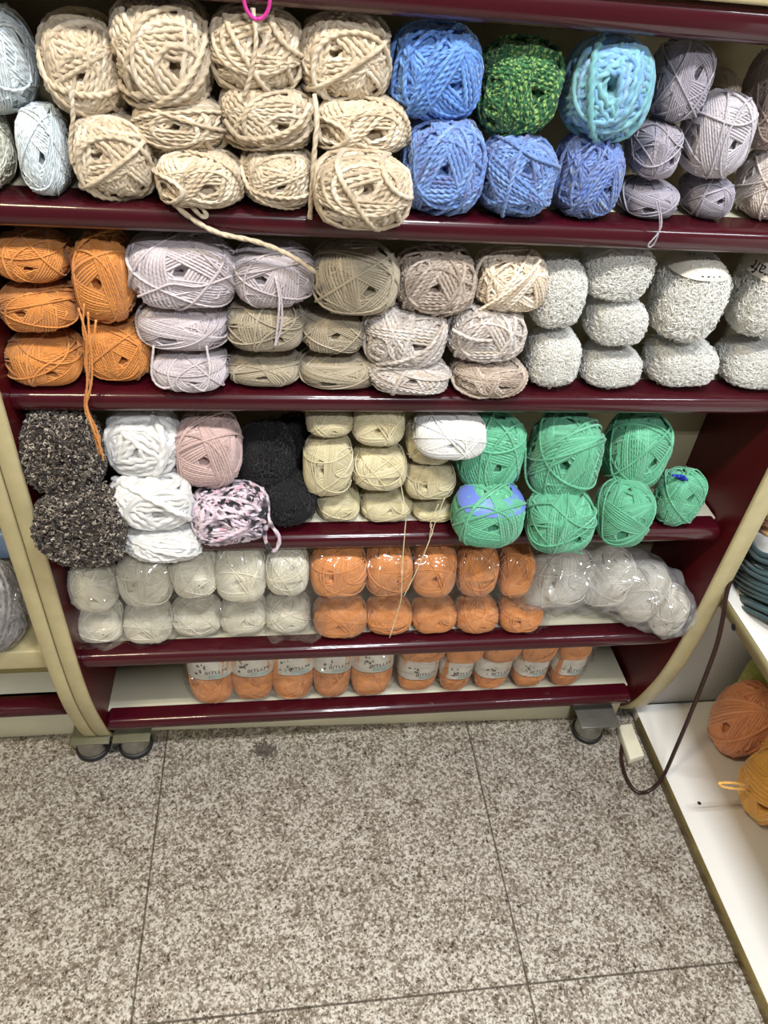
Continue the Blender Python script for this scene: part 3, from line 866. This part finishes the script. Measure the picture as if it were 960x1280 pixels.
ball('medium', 'greymauve', (767, 219, 849, 272), S1, 'flat grey mauve ball on the rail with a thin hanging loop', G3, v=6,
     tails=[('yarn_loop', [(823, 250, .0), (827, 278, -.006), (822, 292, -.006), (811, 305, -.006), (812, 309, -.006), (818, 304, -.006), (824, 288, -.006), (824, 270, -.006), (820, 252, 0)], .0008, None)])
ball('medium', 'silver', (846, 112, 946, 222), .05, 'large silvery lilac ball in front of the taupe ball', G3, v=0)
ball('medium', 'greymauve', (846, 212, 919, 273), S1, 'grey mauve ball on the rail under the silvery lilac ball', G3, v=3)
ball('medium', 'taupe', (916, 58, 1010, 186), .075, 'taupe ball half cut by the right photo edge on the top shelf', G3, v=4)
ball('medium', 'beigewhite', (914, 183, 1010, 274), S1, 'shell white ball cut by the right photo edge, on the top rail', G3, v=1)
ball('medium', 'oat', (868, 85, 926, 170), .11, 'beige ball hidden at the back between grey mauve and taupe balls', G3, v=2, b=.035)
# pink ring
g = Geo(); P = []
cc = unp((321, 2), y=.0)
for i in range(33):
    a = i / 32 * 2 * PI
    P.append(cc + np.array([.0115 * math.sin(a), .004 * math.cos(a), -.0165 * math.cos(a) + .003]))
g.add(*tube(P, .0018, 8))
pr = obj('plastic_ring', g.mesh('plastic_ring', MT['pink'])); tag(pr, 'magenta plastic ring hanging from above over the cream balls', 'ring')

# ------------------------------------------------------------------ second shelf
G4 = 'orange yarn balls on the second shelf'
ball('medium', 'orange', (-12, 284, 93, 352), .05, 'orange ball at top left of the second shelf, cut by the photo edge', G4, v=0)
ball('medium', 'orange', (-2, 345, 103, 415), .045, 'orange ball in the middle of the leftmost orange stack', G4, v=1)
ball('medium', 'orange', (5, 408, 108, 482), S2, 'orange ball at the bottom of the leftmost orange stack, on the rail', G4, v=2,
     tails=[('yarn_tail', [(105, 380, .0), (104, 415, -.002), (112, 440, -.004), (111, 470, -.006), (106, 508, -.007), (117, 540, -.008), (124, 572, -.008)], .0012, None),
            ('yarn_tail', [(98, 385, .0), (108, 420, -.004), (108, 445, -.006), (109, 475, -.008), (109, 510, -.009), (121, 538, -.009), (126, 568, -.01)], .0012, None),
            ('yarn_tail', [(110, 390, .0), (112, 425, -.006), (115, 450, -.008), (114, 480, -.009), (108, 505, -.01), (115, 532, -.01), (126, 560, -.01), (129, 576, -.01)], .0012, None),
            ('yarn_tail', [(120, 400, .0), (116, 430, -.004), (106, 452, -.006), (113, 485, -.007), (107, 515, -.008), (124, 545, -.008), (121, 566, -.009)], .0012, None)])
ball('medium', 'orange', (89, 286, 173, 402), .05, 'tall orange ball beside the big pale lilac ball', G4, v=3)
ball('medium', 'orange', (104, 391, 193, 475), S2, 'orange ball on the rail right of the hanging orange strands', G4, v=4)
G5 = 'pale lilac yarn balls on the second shelf'
ball('medium', 'lilac', (159, 286, 296, 386), .045, 'big wide pale lilac ball, widest ball of the second shelf', G5, b=.048, v=5,
     tails=[('yarn_tail', [(172, 371, .004), (195, 362, -.002), (215, 355, -.004), (250, 358, -.003), (290, 345, .006)], .0013, None)])
ball('medium', 'lilac', (172, 368, 287, 437), .045, 'pale lilac ball squashed under the widest lilac ball', G5, v=6)
ball('medium', 'lilac', (190, 428, 287, 489), S2, 'small blocky pale lilac ball at bottom, resting on the rail', G5, v=0,
     tails=[('yarn_loop', [(192, 432, .004), (190, 470, -.002), (205, 485, -.006), (232, 478, -.006), (255, 488, -.008), (262, 465, -.006), (258, 432, -.002)], .0014, None)])
ball('medium', 'lilac', (291, 298, 392, 384), .045, 'pale lilac ball with a strand hanging from its hole over stone ball', G5, v=1,
     tails=[('yarn_tail', [(346, 345, .003), (352, 380, -.002), (351, 410, -.004), (343, 434, -.004)], .0014, None),
            ('yarn_tail', [(344, 345, .003), (349, 375, -.004), (347, 405, -.006), (344, 433, -.006)], .0012, None)])
G6 = 'stone grey yarn balls on the second shelf'
ball('medium', 'khaki', (284, 368, 379, 439), .045, 'stone grey ball right under the lilac ball with the hanging strand', G6, v=2)
ball('medium', 'khaki', (284, 429, 377, 483), S2, 'stone grey ball on the rail, leftmost of the bottom stone balls', G6, v=3)
ball('medium', 'khaki', (389, 300, 499, 393), .045, 'largest stone grey ball at the top, left of the mocha ball', G6, b=.046, v=4)
ball('medium', 'khaki', (376, 380, 456, 441), .05, 'small stone grey ball in the middle below the largest stone ball', G6, v=5)
ball('medium', 'khaki', (374, 430, 474, 486), S2, 'stone grey ball on the rail beside the ash melange balls', G6, v=6)
G7 = 'thick melange yarn balls on the second shelf'
ball('chunkyfine', 'mocha', (493, 305, 595, 393), .045, 'mocha brown thick ball with a spiral face under the upper rail', G7, v=1)
ball('chunkyfine', 'oat', (589, 308, 686, 389), .045, 'creamy oat thick ball under the upper rail beside the fluffy white balls', G7, v=0,
     tails=[('yarn_tail', [(598, 388, .002), (625, 372, -.004), (655, 350, -.003), (676, 325, .006)], .0017, None)])
ball('chunkyfine', 'ash', (452, 374, 558, 462), .035, 'silver and beige thick ball crossed by a rope strand, left of pair', G7, v=2,
     tails=[('yarn_tail', [(470, 456, -.004), (500, 452, -.012), (535, 436, -.012), (555, 405, -.002)], .0022, None)])
ball('chunkyfine', 'ash', (459, 438, 562, 494), .02, 'silver and beige thick ball overhanging the rail below the rope strand', G7, v=3)
ball('chunkyfine', 'ash', (556, 372, 657, 452), .04, 'silver and beige thick ball directly under the creamy oat ball', G7, v=1,
     tails=[('yarn_tail', [(565, 412, -.001), (590, 424, -.006), (615, 426, -.005)], .0022, None)])
ball('chunkyfine', 'mocha', (562, 438, 658, 496), S2, 'mocha thick ball on the rail with a loop sagging below it', G7, v=2,
     tails=[('yarn_loop', [(563, 468, .004), (572, 486, -.006), (600, 497, -.01), (630, 488, -.006), (648, 465, .004)], .0018, None)])
G8 = 'fluffy white yarn balls on the second shelf'
def lab(txt, size, zc, xang, flip, z0, z1, slant=0.):
    def f(root, a, b, h):
        me = band(a, b, h, 2.6, h * z0, h * z1, 1.04); l = obj('paper_label', me, root, MT['paper'], (0, 0, h)); l['label'] = 'cream paper label band'
        for t, s, z, xa, fl in txt:
            tm = wrap_text(t, s, a, b, h, 2.6, 1.055, h * z, xa, fl)
            obj('printed_text', tm, l, MT['ink'])
    return f
fuzzy('eyelash', (656, 316, 733, 412), .05, 'fluffy white ball with a dark hole, left end of the white ones', G8, seed=1)
fuzzy('eyelash', (653, 402, 728, 484), S2, 'fluffy white ball on the rail beside the mocha ball with the loop', G8, seed=2)
fuzzy('eyelash', (720, 292, 817, 376), .06, 'fluffy ivory ball in the shade, top of the second white column', G8, seed=3)
fuzzy('eyelash', (726, 362, 809, 434), .05, 'fluffy white ball in the middle of the second white column', G8, seed=1)
fuzzy('eyelash', (719, 422, 804, 485), S2, 'fluffy white ball on the rail, bottom of the second white column', G8, seed=2)
fuzzy('eyelash', (806, 310, 912, 426), .05, 'big fluffy white ball with dashes of black print on its label', G8, seed=3, b=.05,
      extra=lab([('- - - -', .014, .76, .0, False)], .01, 0, 0, False, .66, .97))
fuzzy('eyelash', (799, 415, 897, 485), S2, 'fluffy white ball on the rail under the one with dashes of print', G8, seed=1)
fuzzy('eyelash', (905, 306, 1010, 422), .05, 'fluffy white ball at right edge with upside down black lettering', G8, seed=2, b=.05,
      extra=lab([('Craft', .019, .64, -1.0, True)], .01, 0, 0, True, .48, .92))
fuzzy('eyelash', (889, 415, 990, 485), S2, 'fluffy white ball on the rail at the right photo edge', G8, seed=3)

# ------------------------------------------------------------------ third shelf
G9 = 'brown boucle yarn balls on the third shelf'
fuzzy('boucle', (21, 500, 138, 622), .01, 'dark brown and grey curly ball, upper one at left end', G9, b=.05, seed=1)
fuzzy('boucle', (38, 598, 164, 712), S3, 'dark brown and grey curly ball, lower one overhanging the rail', G9, b=.05, seed=2)
G10 = 'white roving balls on the third shelf'
ball('roving', 'white', (132, 506, 226, 594), .04, 'soft white roving ball with a dark hole, top of the white stack', G10, v=0)
ball('roving', 'white', (137, 585, 243, 663), .0, 'soft white roving ball in the middle of the white stack', G10, v=1)
ball('roving', 'white', (156, 642, 252, 704), -.018, 'soft white roving ball sagging over the rail at the stack bottom', G10, v=2)
ball('medium', 'dustypink', (217, 512, 303, 609), .04, 'dusty pink ball beside the white roving stack', None, v=3)
ball('chunky', 'pinkblack', (238, 602, 335, 681), .0, 'pink, white and black twisted thick ball hanging over the rail', None, v=1,
     tails=[('yarn_loop', [(330, 622, -.01), (334, 645, -.022), (331, 670, -.028), (337, 686, -.028), (345, 687, -.028), (349, 672, -.028), (339, 656, -.026), (333, 640, -.02)], .0027, None)])
G11 = 'black fur yarn balls on the third shelf'
fuzzy('fur', (292, 520, 374, 628), .06, 'black furry ball, larger one right of the dusty pink ball', G11, seed=1)
fuzzy('fur', (322, 582, 400, 660), S3, 'black furry ball, lower one touching the ecru cotton balls', G11, seed=2)
fuzzy('fur', (338, 512, 394, 600), .1, 'black furry ball deep in the shade behind the other two', G11, seed=1, b=.04)
G12 = 'ecru cotton balls on the third shelf'
def numlab(t, xa, z, size):
    def f(root, a, b, h):
        me = band(a, b, h, 2.8, -h * .85, -h * .2, 1.015, -1.5, -.75, n=12); l = obj('paper_label', me, root, MT['paper'], (0, 0, h)); l['label'] = 'pale paper label band'
        tm = wrap_text(t, size, a, b, h, 2.8, 1.03, h * z, xa); obj('printed_text', tm, l, MT['ink'])
    return f
ball('fine', 'ecru', (382, 498, 441, 546), .05, 'ecru cotton ball half hidden by the rail, left of top row', G12, v=0, b=.036)
ball('fine', 'ecru', (379, 538, 441, 619), .042, 'tall ecru cotton ball beside the black furry balls', G12, v=1, b=.036)
ball('fine', 'ecru', (396, 600, 449, 651), S3, 'small ecru cotton ball on the rail, leftmost of the bottom three', G12, v=2, b=.034)
ball('fine', 'ecru', (439, 494, 506, 557), .05, 'ecru cotton ball half hidden by the rail with a spiral face', G12, v=3, b=.036, extra=numlab('01', -1.05, -.55, .011))
ball('fine', 'ecru', (439, 550, 509, 613), .045, 'round ecru cotton ball in the centre of the ecru group', G12, v=4, b=.036)
ball('fine', 'ecru', (450, 602, 514, 652), S3, 'ecru cotton ball on the rail with a long strand hanging down', G12, v=5, b=.036,
     tails=[('yarn_tail', [(500, 600, .004), (507, 640, -.004), (506, 665, -.007), (503, 705, -.014), (502, 735, -.018), (500, 755, -.02), (487, 797, -.02)], .0007, None)])
ball('fine', 'ecru', (506, 512, 572, 580), .05, 'ecru cotton ball tucked behind the bright white ball', G12, v=0, b=.034)
ball('fine', 'ecru', (504, 570, 569, 624), .042, 'ecru cotton ball directly under the bright white ball', G12, v=1, b=.034)
ball('fine', 'ecru', (512, 612, 566, 652), S3, 'small ecru cotton ball on the rail beside the blue label', G12, v=2, b=.034,
     tails=[('yarn_tail', [(556, 622, .002), (545, 650, -.006), (535, 680, -.01), (520, 715, -.018), (505, 745, -.02)], .0007, None),
            ('yarn_tail', [(548, 630, .002), (538, 655, -.006), (541, 665, -.007), (537, 672, -.008), (540, 655, -.006)], .0006, None)])
ball('fine', 'whitefine', (516, 510, 608, 574), .02, 'bright white soft ball jammed under the rail above the ecru ones', None, v=3, b=.04)
G13 = 'mint green yarn balls on the third shelf'
def bluelab(root, a, b, h):
    me = band(a, b, h, 2.6, h * .55, h * .93, 1.03); l = obj('paper_label', me, root, MT['bluepaper'], (0, 0, h)); l['label'] = 'periwinkle blue paper label band'
ball('medium', 'mint', (568, 512, 657, 614), .04, 'mint green ball, leftmost of upper mint row, beside bright white ball', G13, v=0)
ball('medium', 'mint', (655, 510, 756, 624), .03, 'largest mint green ball with loops, middle of the upper mint row', G13, v=1, b=.05,
     tails=[('yarn_tail', [(657, 560, .012), (658, 600, .002), (675, 618, -.004), (710, 622, -.008), (740, 606, -.002), (752, 575, .01)], .0015, None)])
ball('medium', 'mint', (750, 512, 841, 610), .045, 'mint green ball, rightmost of the upper mint row', G13, v=4)
ball('medium', 'mint', (565, 600, 657, 684), S3, 'mint green ball with the blue label showing, on the rail', G13, v=3, extra=bluelab)
ball('medium', 'mint', (655, 608, 746, 691), S3, 'mint green ball hanging furthest over the rail, with a loose end', G13, v=2,
     tails=[('yarn_tail', [(700, 686, -.03), (715, 689, -.036), (728, 692, -.036)], .0014, None), ('yarn_tail', [(728, 660, -.02), (727, 680, -.034), (726, 690, -.036)], .0012, None)])
ball('medium', 'mint', (741, 598, 819, 682), S3, 'mint green ball on the rail beside the small bagged mint skein', G13, v=6)
def cap(root, a, b, h):
    g = Geo(); rng = np.random.default_rng(3)
    pts = [(-a*.55 + rng.normal(0, .002), -.01 + rng.normal(0, .003), h*1.0 + rng.normal(0, .002)) for _ in range(8)]
    for i in range(7):
        P = spline([pts[i], (pts[i][0]+.006*rng.normal(), pts[i][1]-.005, pts[i][2]+.006*rng.normal()), pts[i+1]], 6)
        g.add(*tube(P, .0022, 6))
    o = obj('closing_tape', g.mesh('closing_tape', MT['bluecap']), root, None, (0, 0, h)); o['label'] = 'cobalt blue twisted closing tape'
ball('medium', 'mint', (814, 584, 884, 656), S3, 'small mint skein with a blue tape, next to the side panel', G13, v=5, b=.03, extra=cap)

# ------------------------------------------------------------------ plastic bags
def bag(name, balls, label, mat, seed, margin=.004, flare=.014, amp=.0007):
    """clear film pulled over a pack of balls: section radius = reach of the balls, dilated and smoothed"""
    rng = np.random.default_rng(seed)
    C = np.array([q[0] for q in balls]); A = np.array([(q[1], q[2], q[3]) for q in balls]); p = 2.6
    x0 = (C[:, 0] - A[:, 0]).min() - .002; x1 = (C[:, 0] + A[:, 0]).max() + .002
    nx, nt = 90, 72
    xs = np.linspace(x0 - flare, x1 + flare, nx)
    o_ = np.argsort(C[:, 0])
    wgt = np.exp(-((xs[:, None] - C[None, :, 0]) / .05) ** 2) + 1e-9
    cy = (wgt * C[None, :, 1]).sum(1) / wgt.sum(1); cz = (wgt * C[None, :, 2]).sum(1) / wgt.sum(1)
    th = np.arange(nt) / nt * 2 * PI
    dy, dz = np.cos(th), np.sin(th)
    rad = np.zeros((nx, nt))
    S = SD * se_r(SD, p)[:, None]
    for c, a in zip(C, A):
        V = c + S * a
        i0 = np.clip(np.round((V[:, 0] - xs[0]) / (xs[1] - xs[0])).astype(int), 0, nx - 1)
        ry = V[:, 1] - cy[i0]; rz = V[:, 2] - cz[i0]
        # reach of the hull in every direction = support function
        for di in range(-2, 3):
            ii = np.clip(i0 + di, 0, nx - 1)
            h_ = ry[:, None] * dy[None] + rz[:, None] * dz[None]
            np.maximum.at(rad, ii, h_)
    # support -> radial: r(theta) = min over phi of h(phi)/cos(theta-phi)
    cs = np.cos(th[:, None] - th[None, :])
    rr = np.full_like(rad, 1e9)
    for j in range(nt):
        m = cs[:, j] > .25
        rr[:, m] = np.minimum(rr[:, m], rad[:, j:j+1] / cs[m, j][None])
    rr = np.maximum(rr, .002)
    for _ in range(3):
        rr[1:-1] = np.maximum(rr[1:-1], .25 * rr[:-2] + .5 * rr[1:-1] + .25 * rr[2:])
    k = np.array([.25, .5, .25])
    for _ in range(2):
        rr[1:-1] = .25 * rr[:-2] + .5 * rr[1:-1] + .25 * rr[2:]
        rr = .25 * np.roll(rr, 1, 1) + .5 * rr + .25 * np.roll(rr, -1, 1)
    rr += margin
    X = np.repeat(xs[:, None], nt, 1)
    for q in range(16):
        fx, ft = rng.uniform(30, 160), rng.integers(1, 9)
        rr += amp * np.sin(X * fx + ft * th[None] * rng.choice([-1, 1]) + rng.uniform(0, 6))
    # flat sealed ends
    V = np.stack([X, cy[:, None] + rr * dy[None], cz[:, None] + rr * dz[None]], -1)
    for i in range(nx):
        e = min(max(0, (x0 - xs[i]) / flare), 1) if xs[i] < x0 else (min(1, (xs[i] - x1) / flare) if xs[i] > x1 else 0)
        if e > 0:
            s = max(.03, math.sqrt(max(0, 1 - e)))
            src = np.argmin(abs(xs - (x0 + .004))) if xs[i] < x0 else np.argmin(abs(xs - (x1 - .004)))
            yy = cy[src] + rr[src] * dy * s; zz = cz[src] + rr[src] * dz * (.35 + .65 * s)
            V[i, :, 1] = yy + .004 * np.sin(3 * th + i); V[i, :, 2] = zz
    return V
def bag_mesh(V, mat, label, name='plastic_bag'):
    nx, nt = V.shape[:2]
    i = np.arange(nx - 1)[:, None]; j = np.arange(nt)[None]; j2 = (j + 1) % nt
    Q = np.stack([i*nt+j, i*nt+j2, (i+1)*nt+j2, (i+1)*nt+j], -1).reshape(-1, 4)
    o = obj(name, make_mesh(name, V.reshape(-1, 3), Q, None, True, None, MT[mat]))
    tag(o, label, 'plastic bag', 'clear plastic bags of yarn'); return o

G14 = 'ivory cotton balls in the left clear bag'
B0 = len(BALLS)
T = ['leftmost', 'second', 'third', 'fourth', 'rightmost']
for i, bb in enumerate([(84, 694, 150, 764), (146, 682, 217, 758), (213, 680, 272, 747), (268, 676, 333, 752), (331, 676, 386, 744)]):
    ball('fine', 'ivory', bb, .03 if i else .035, 'ivory cotton ball in the clear bag, upper row, ' + T[i] + (' from left' if 0 < i < 4 else ''), G14, v=i, b=.036)
for i, bb in enumerate([(94, 746, 156, 803), (154, 746, 217, 804), (214, 740, 278, 795), (275, 738, 333, 793), (330, 735, 388, 790)]):
    ball('fine', 'ivory', bb, S4, 'ivory cotton ball in the clear bag, lower row, ' + T[i] + (' from left' if 0 < i < 4 else ''), G14, v=i + 2, b=.036)
fl_ = [(unp((122, 797), y=.0), .035, .012, .010, 2.6), (unp((368, 790), y=.0), .03, .012, .010, 2.6)]
bag_mesh(bag('b', BALLS[B0:] + fl_, '', 'film', 1, .005, .024, .0011), 'film', 'crinkled clear bag around ten ivory cotton balls on the fourth shelf')
G15 = 'orange cotton balls in the middle clear bag'
B0 = len(BALLS)
for i, bb in enumerate([(388, 676, 458, 746), (456, 674, 515, 745), (513, 674, 571, 746), (568, 674, 624, 745), (620, 676, 668, 746)]):
    ball('fine', 'tangerine', bb, .03, 'orange cotton ball in the clear bag, upper row, ' + T[i] + (' from left' if 0 < i < 4 else ''), G15, v=i + 1, b=.036)
for i, bb in enumerate([(392, 740, 458, 797), (456, 741, 515, 793), (513, 741, 570, 791), (567, 740, 623, 791), (621, 738, 678, 790)]):
    ball('fine', 'tangerine', bb, S4, 'orange cotton ball in the clear bag, lower row, ' + T[i] + (' from left' if 0 < i < 4 else ''), G15, v=i + 3, b=.036)
bag_mesh(bag('b', BALLS[B0:], '', 'film', 2, .003, .014), 'film', 'tight clear bag around ten orange cotton balls on the fourth shelf')
G16 = 'grey white cotton balls in the right clear bag'
B0 = len(BALLS)
for i, (bb, y) in enumerate([((648, 680, 742, 758), .045), ((722, 684, 796, 758), .045), ((768, 700, 838, 776), .03), ((806, 728, 862, 794), .008)]):
    ball('fine', 'greywhite', bb, y, ['grey white cotton ball at the upper end of the sagging bag', 'grey white cotton ball next to the upper end in the sagging bag',
         'grey white cotton ball with a dark hole in the sagging bag', 'grey white cotton ball at the lower tip of the sagging bag'][i], G16, v=i + 1, b=.036)
def sausage(pts, rads, seed, n=90, nt=56, amp=.0011):
    rng = np.random.default_rng(seed)
    P = spline(pts, 24); R = np.interp(np.linspace(0, 1, len(P)), np.linspace(0, 1, len(rads)), rads)
    T = np.gradient(P, axis=0); T /= np.linalg.norm(T, axis=1, keepdims=True)
    N = np.array([0, -1., 0]) - T * (T @ np.array([0, -1., 0]))[:, None]; N /= np.linalg.norm(N, axis=1, keepdims=True)
    B = np.cross(T, N); th = np.arange(nt) / nt * 2 * PI
    s = np.linspace(0, 1, len(P))
    rr = np.repeat(R[:, None], nt, 1)
    for q in range(18):
        rr = rr + amp * np.sin(s[:, None] * rng.uniform(15, 90) + rng.integers(1, 10) * th[None] * rng.choice([-1, 1]) + rng.uniform(0, 6))
    rr = np.maximum(rr, .0015)
    return P[:, None] + rr[..., None] * (np.cos(th)[None, :, None] * N[:, None] + np.sin(th)[None, :, None] * B[:, None])
q = BALLS[B0:]
cs_ = [x[0] for x in q]
pts = [cs_[0] + (cs_[0] - cs_[1]) * .95 + np.array([0, 0, .016]), cs_[0] + (cs_[0] - cs_[1]) * .5, cs_[0], cs_[1], cs_[2], cs_[3], cs_[3] + (cs_[3] - cs_[2]) * .62, cs_[3] + (cs_[3] - cs_[2]) * .95]
rs = [q[0][3] * .25, q[0][3] * .98, q[0][3] * 1.15, q[1][3] * 1.12, q[2][3] * 1.12, q[3][3] * 1.12, q[3][3] * .85, .003]
bag_mesh(sausage(pts, rs, 4, amp=.0007), 'filmhazy', 'cloudy sagging bag of grey white balls, right end of the fourth shelf')

# ------------------------------------------------------------------ bottom shelf: banded skeins in two bags
G17 = 'orange skeins in the left bag on the bottom shelf'
def skband(z0, z1, txt):
    def f(root, a, b, h):
        me = band(a, b, h, 2.6, h * z0, h * z1, 1.03, sag=-.003, m=10)
        l = obj('paper_label', me, root, MT['paper'], (0, 0, h)); l['label'] = 'cream paper label band with dark print'
        tm = wrap_text(txt, .0115, a, b, h, 2.6, 1.045, h * (z0 + .17), .28, slant=.08); obj('printed_text', tm, l, MT['ink'])
        bd = band(a, b, h, 2.6, h * z0 - .0012, h * z0, 1.034, sag=-.003, m=3); o_ = obj('label_border', bd, l, MT['cable'])
        # green tint strip under the name, grey flower print
        g = Geo()
        def patch(w0, w1, za, zb, n=8):
            th = np.linspace(w0, w1, n); V = []
            for t in th:
                d = np.array([math.sin(t), -math.cos(t)]); rr = (abs(d[0])**2.6 + abs(d[1])**2.6) ** (-1/2.6)
                for zz in (za, zb):
                    zq = zz * h; k = (1 - (abs(zq)/h)**2.6) ** (1/2.6)
                    V.append((a*d[0]*rr*k*1.037, b*d[1]*rr*k*1.037, zq))
            return V, grid_quads(n, 2)
        g.add(*patch(-.05, .75, z0 + .0, z0 + .1)); obj('green_strip', g.mesh('green_strip', MT['greenink']), l)
        rng = np.random.default_rng(len(BALLS)); g = Geo()
        for _ in range(9):
            w = rng.uniform(-.6, -.1); zc = rng.uniform(z0 + .08, z0 + .4); sz = rng.uniform(.03, .07)
            g.add(*patch(w, w + sz * 1.6, zc, zc + sz, 4))
        obj('flower_print', g.mesh('flower_print', MT['greyink']), l)
    return f
B0 = len(BALLS)
for i, bb in enumerate([(234, 786, 292, 878), (288, 784, 342, 874), (339, 782, 392, 872), (391, 780, 440, 870), (438, 778, 492, 869)]):
    ball('skein', 'tangerine', bb, S5, 'orange skein with printed band in left bottom bag, ' + T[i] + (' from left' if 0 < i < 4 else ''), G17, v=i, b=.03, cat='yarn skein', name='yarn_skein',
         extra=skband(.06, .74, 'BITLLM'))
bag_mesh(bag('b', BALLS[B0:], '', 'film', 6, .004, .008, .001), 'film', 'clear bag around five banded orange skeins, left on the bottom shelf')
G18 = 'orange skeins in the right bag on the bottom shelf'
B0 = len(BALLS)
for i, bb in enumerate([(496, 788, 549, 863), (547, 788, 594, 862), (590, 788, 642, 860), (638, 786, 690, 858), (684, 786, 736, 856)]):
    ball('skein', 'tangerine', bb, S5, 'orange skein with printed band in right bottom bag, ' + T[i] + (' from left' if 0 < i < 4 else ''), G18, v=i + 1, b=.03, cat='yarn skein', name='yarn_skein',
         extra=skband(-.2, .5, 'BITLLM'))
UP = []
for i, bb in enumerate([(502, 782, 560, 828), (556, 782, 606, 830), (604, 782, 654, 828), (650, 780, 700, 828), (696, 780, 742, 826)]):
    ball('skein', 'tangerine', bb, .04, 'plain orange skein lying on top in right bottom bag, ' + T[i] + (' from left' if 0 < i < 4 else ''), G18, v=i, b=.026, cat='yarn skein', name='yarn_skein')
bag_mesh(bag('b', BALLS[B0:], '', 'film', 7, .003, .008), 'film', 'clear bag around banded orange skeins, right on the bottom shelf')

# ------------------------------------------------------------------ left neighbour's shelf
B0 = len(BALLS)
ball('chunkyfine', 'greymottle', (-90, 696, 36, 815), ('z', zu), 'mottled grey ball in a clear bag at the left photo edge', None, v=2, b=.05)
bag_mesh(bag('b', BALLS[B0:], '', 'film', 9, .005, .012), 'film', 'clear bag around the mottled grey ball at left photo edge')
def pack(bb_, y, h, mat, label, seed):
    P0 = unp((bb_[0], bb_[3]), y=y); P1 = unp((bb_[2], bb_[1]), y=y)
    g = Geo(); z0 = P0[2]; x0 = P0[0]; x1 = P1[0]
    box(g, x0, x1, y, y + .08, z0, max(P1[2], z0 + .02), .006)
    o = obj('yarn_pack', g.mesh('yarn_pack', MT[mat])); tag(o, label, 'pack'); return o
pack((-60, 668, 15, 702), .06, .03, 'bluecloth', 'blue grey pack above the mottled grey ball at left photo edge', 1)
pack((-60, 640, 9, 664), .065, .03, 'brownpack', 'dark brown pack on the blue grey pack at left photo edge', 2)

# ------------------------------------------------------------------ right hand display
G19 = 'jersey yarn cakes on the white display board'
Z0 = ('z', ZL, (-.4, .0))
ball('jersey', 'olive', (914, 798, 1004, 915), Z0, 'lime green yarn cake at the back, behind the orange cake', G19, v=1, b=.05)
ball('jersey', 'terracotta', (886, 850, 975, 946), Z0, 'terracotta orange yarn cake with a spiral face on white board', G19, v=0, b=.055)
ball('jersey', 'amber', (942, 870, 1036, 972), Z0, 'yellow amber yarn cake wedged behind two others at right photo edge', G19, v=2, b=.05)
ball('jersey', 'amber', (921, 930, 1040, 1032), Z0, 'amber yarn cake with a stray end, nearest on the white board', G19, v=1, b=.06,
     tails=[('yarn_tail', [(936, 983, -.2), (920, 979, -.205), (900, 979, -.21), (906, 984, -.21), (932, 987, -.205)], .0022, None)])
rng = np.random.default_rng(8)
def strands(name, label, mat, n, p0, p1, p2, spread, r, cat, flat=.45):
    g = Geo()
    for i in range(n):
        s = (i + rng.uniform(-.4, .4)) / n
        def mix(a): return (a[0] + (a[2]-a[0]) * s, a[1] + (a[3]-a[1]) * s)
        X = 1.075 + rng.uniform(-.012, .02)
        P = spline([unp(mix(p0), x=X + rng.uniform(-.004, .004)), unp(mix(p1), x=X - .01), unp(mix(p2), x=X + .03)] , 8)
        P += rng.normal(0, .0015, (1, 3))
        V, Q, U, Tt = tube(P, r * rng.uniform(.8, 1.2), 8)
        g.add(V, Q, U, Tt)
    o = obj(name, g.mesh(name, MT[mat])); tag(o, label, cat); return o
strands('yarn_hank', 'dark teal hank of flat jersey yarn on the upper white shelf', 'teal', 46, (936, 668, 908, 752), (950, 690, 945, 768), (1000, 700, 1010, 800), 0, .0034, 'yarn hank')
strands('yarn_hank', 'tan and brown striped hank above the teal one at right edge', 'tan', 10, (955, 632, 946, 664), (965, 636, 960, 672), (1000, 640, 1000, 690), 0, .0038, 'yarn hank')
# ------------------------------------------------------------------ light
w = bpy.data.worlds.new('world'); SC.world = w; w.use_nodes = True
w.node_tree.nodes['Background'].inputs[0].default_value = (1, .92, .8, 1)
w.node_tree.nodes['Background'].inputs[1].default_value = .21

def lamp(x, y, z, power, col, n=2, L=.42, D=.05, gap=.11):
    for i in range(n):
        l = bpy.data.lights.new('ceiling_tube', 'AREA'); l.shape = 'RECTANGLE'
        l.size = L; l.size_y = D; l.energy = power / n; l.color = col
        o = bpy.data.objects.new('ceiling_tube', l); COL.objects.link(o)
        o.location = (x, y + (i - (n-1)/2) * gap, z)
lamp(.66, -.85, 2.6, 46, (.94, .97, 1))
lamp(-.53, -.85, 2.6, 30, (1, .85, .58))
lamp(1.85, -.9, 2.6, 16, (.86, .93, 1))
lamp(.66, -2.1, 2.6, 58, (.95, .97, 1))

SC.view_settings.view_transform = 'Standard'
SC.view_settings.look = 'None'
SC.view_settings.gamma = 1
SC.view_settings.use_curve_mapping = False
SC.view_settings.exposure = -0.12
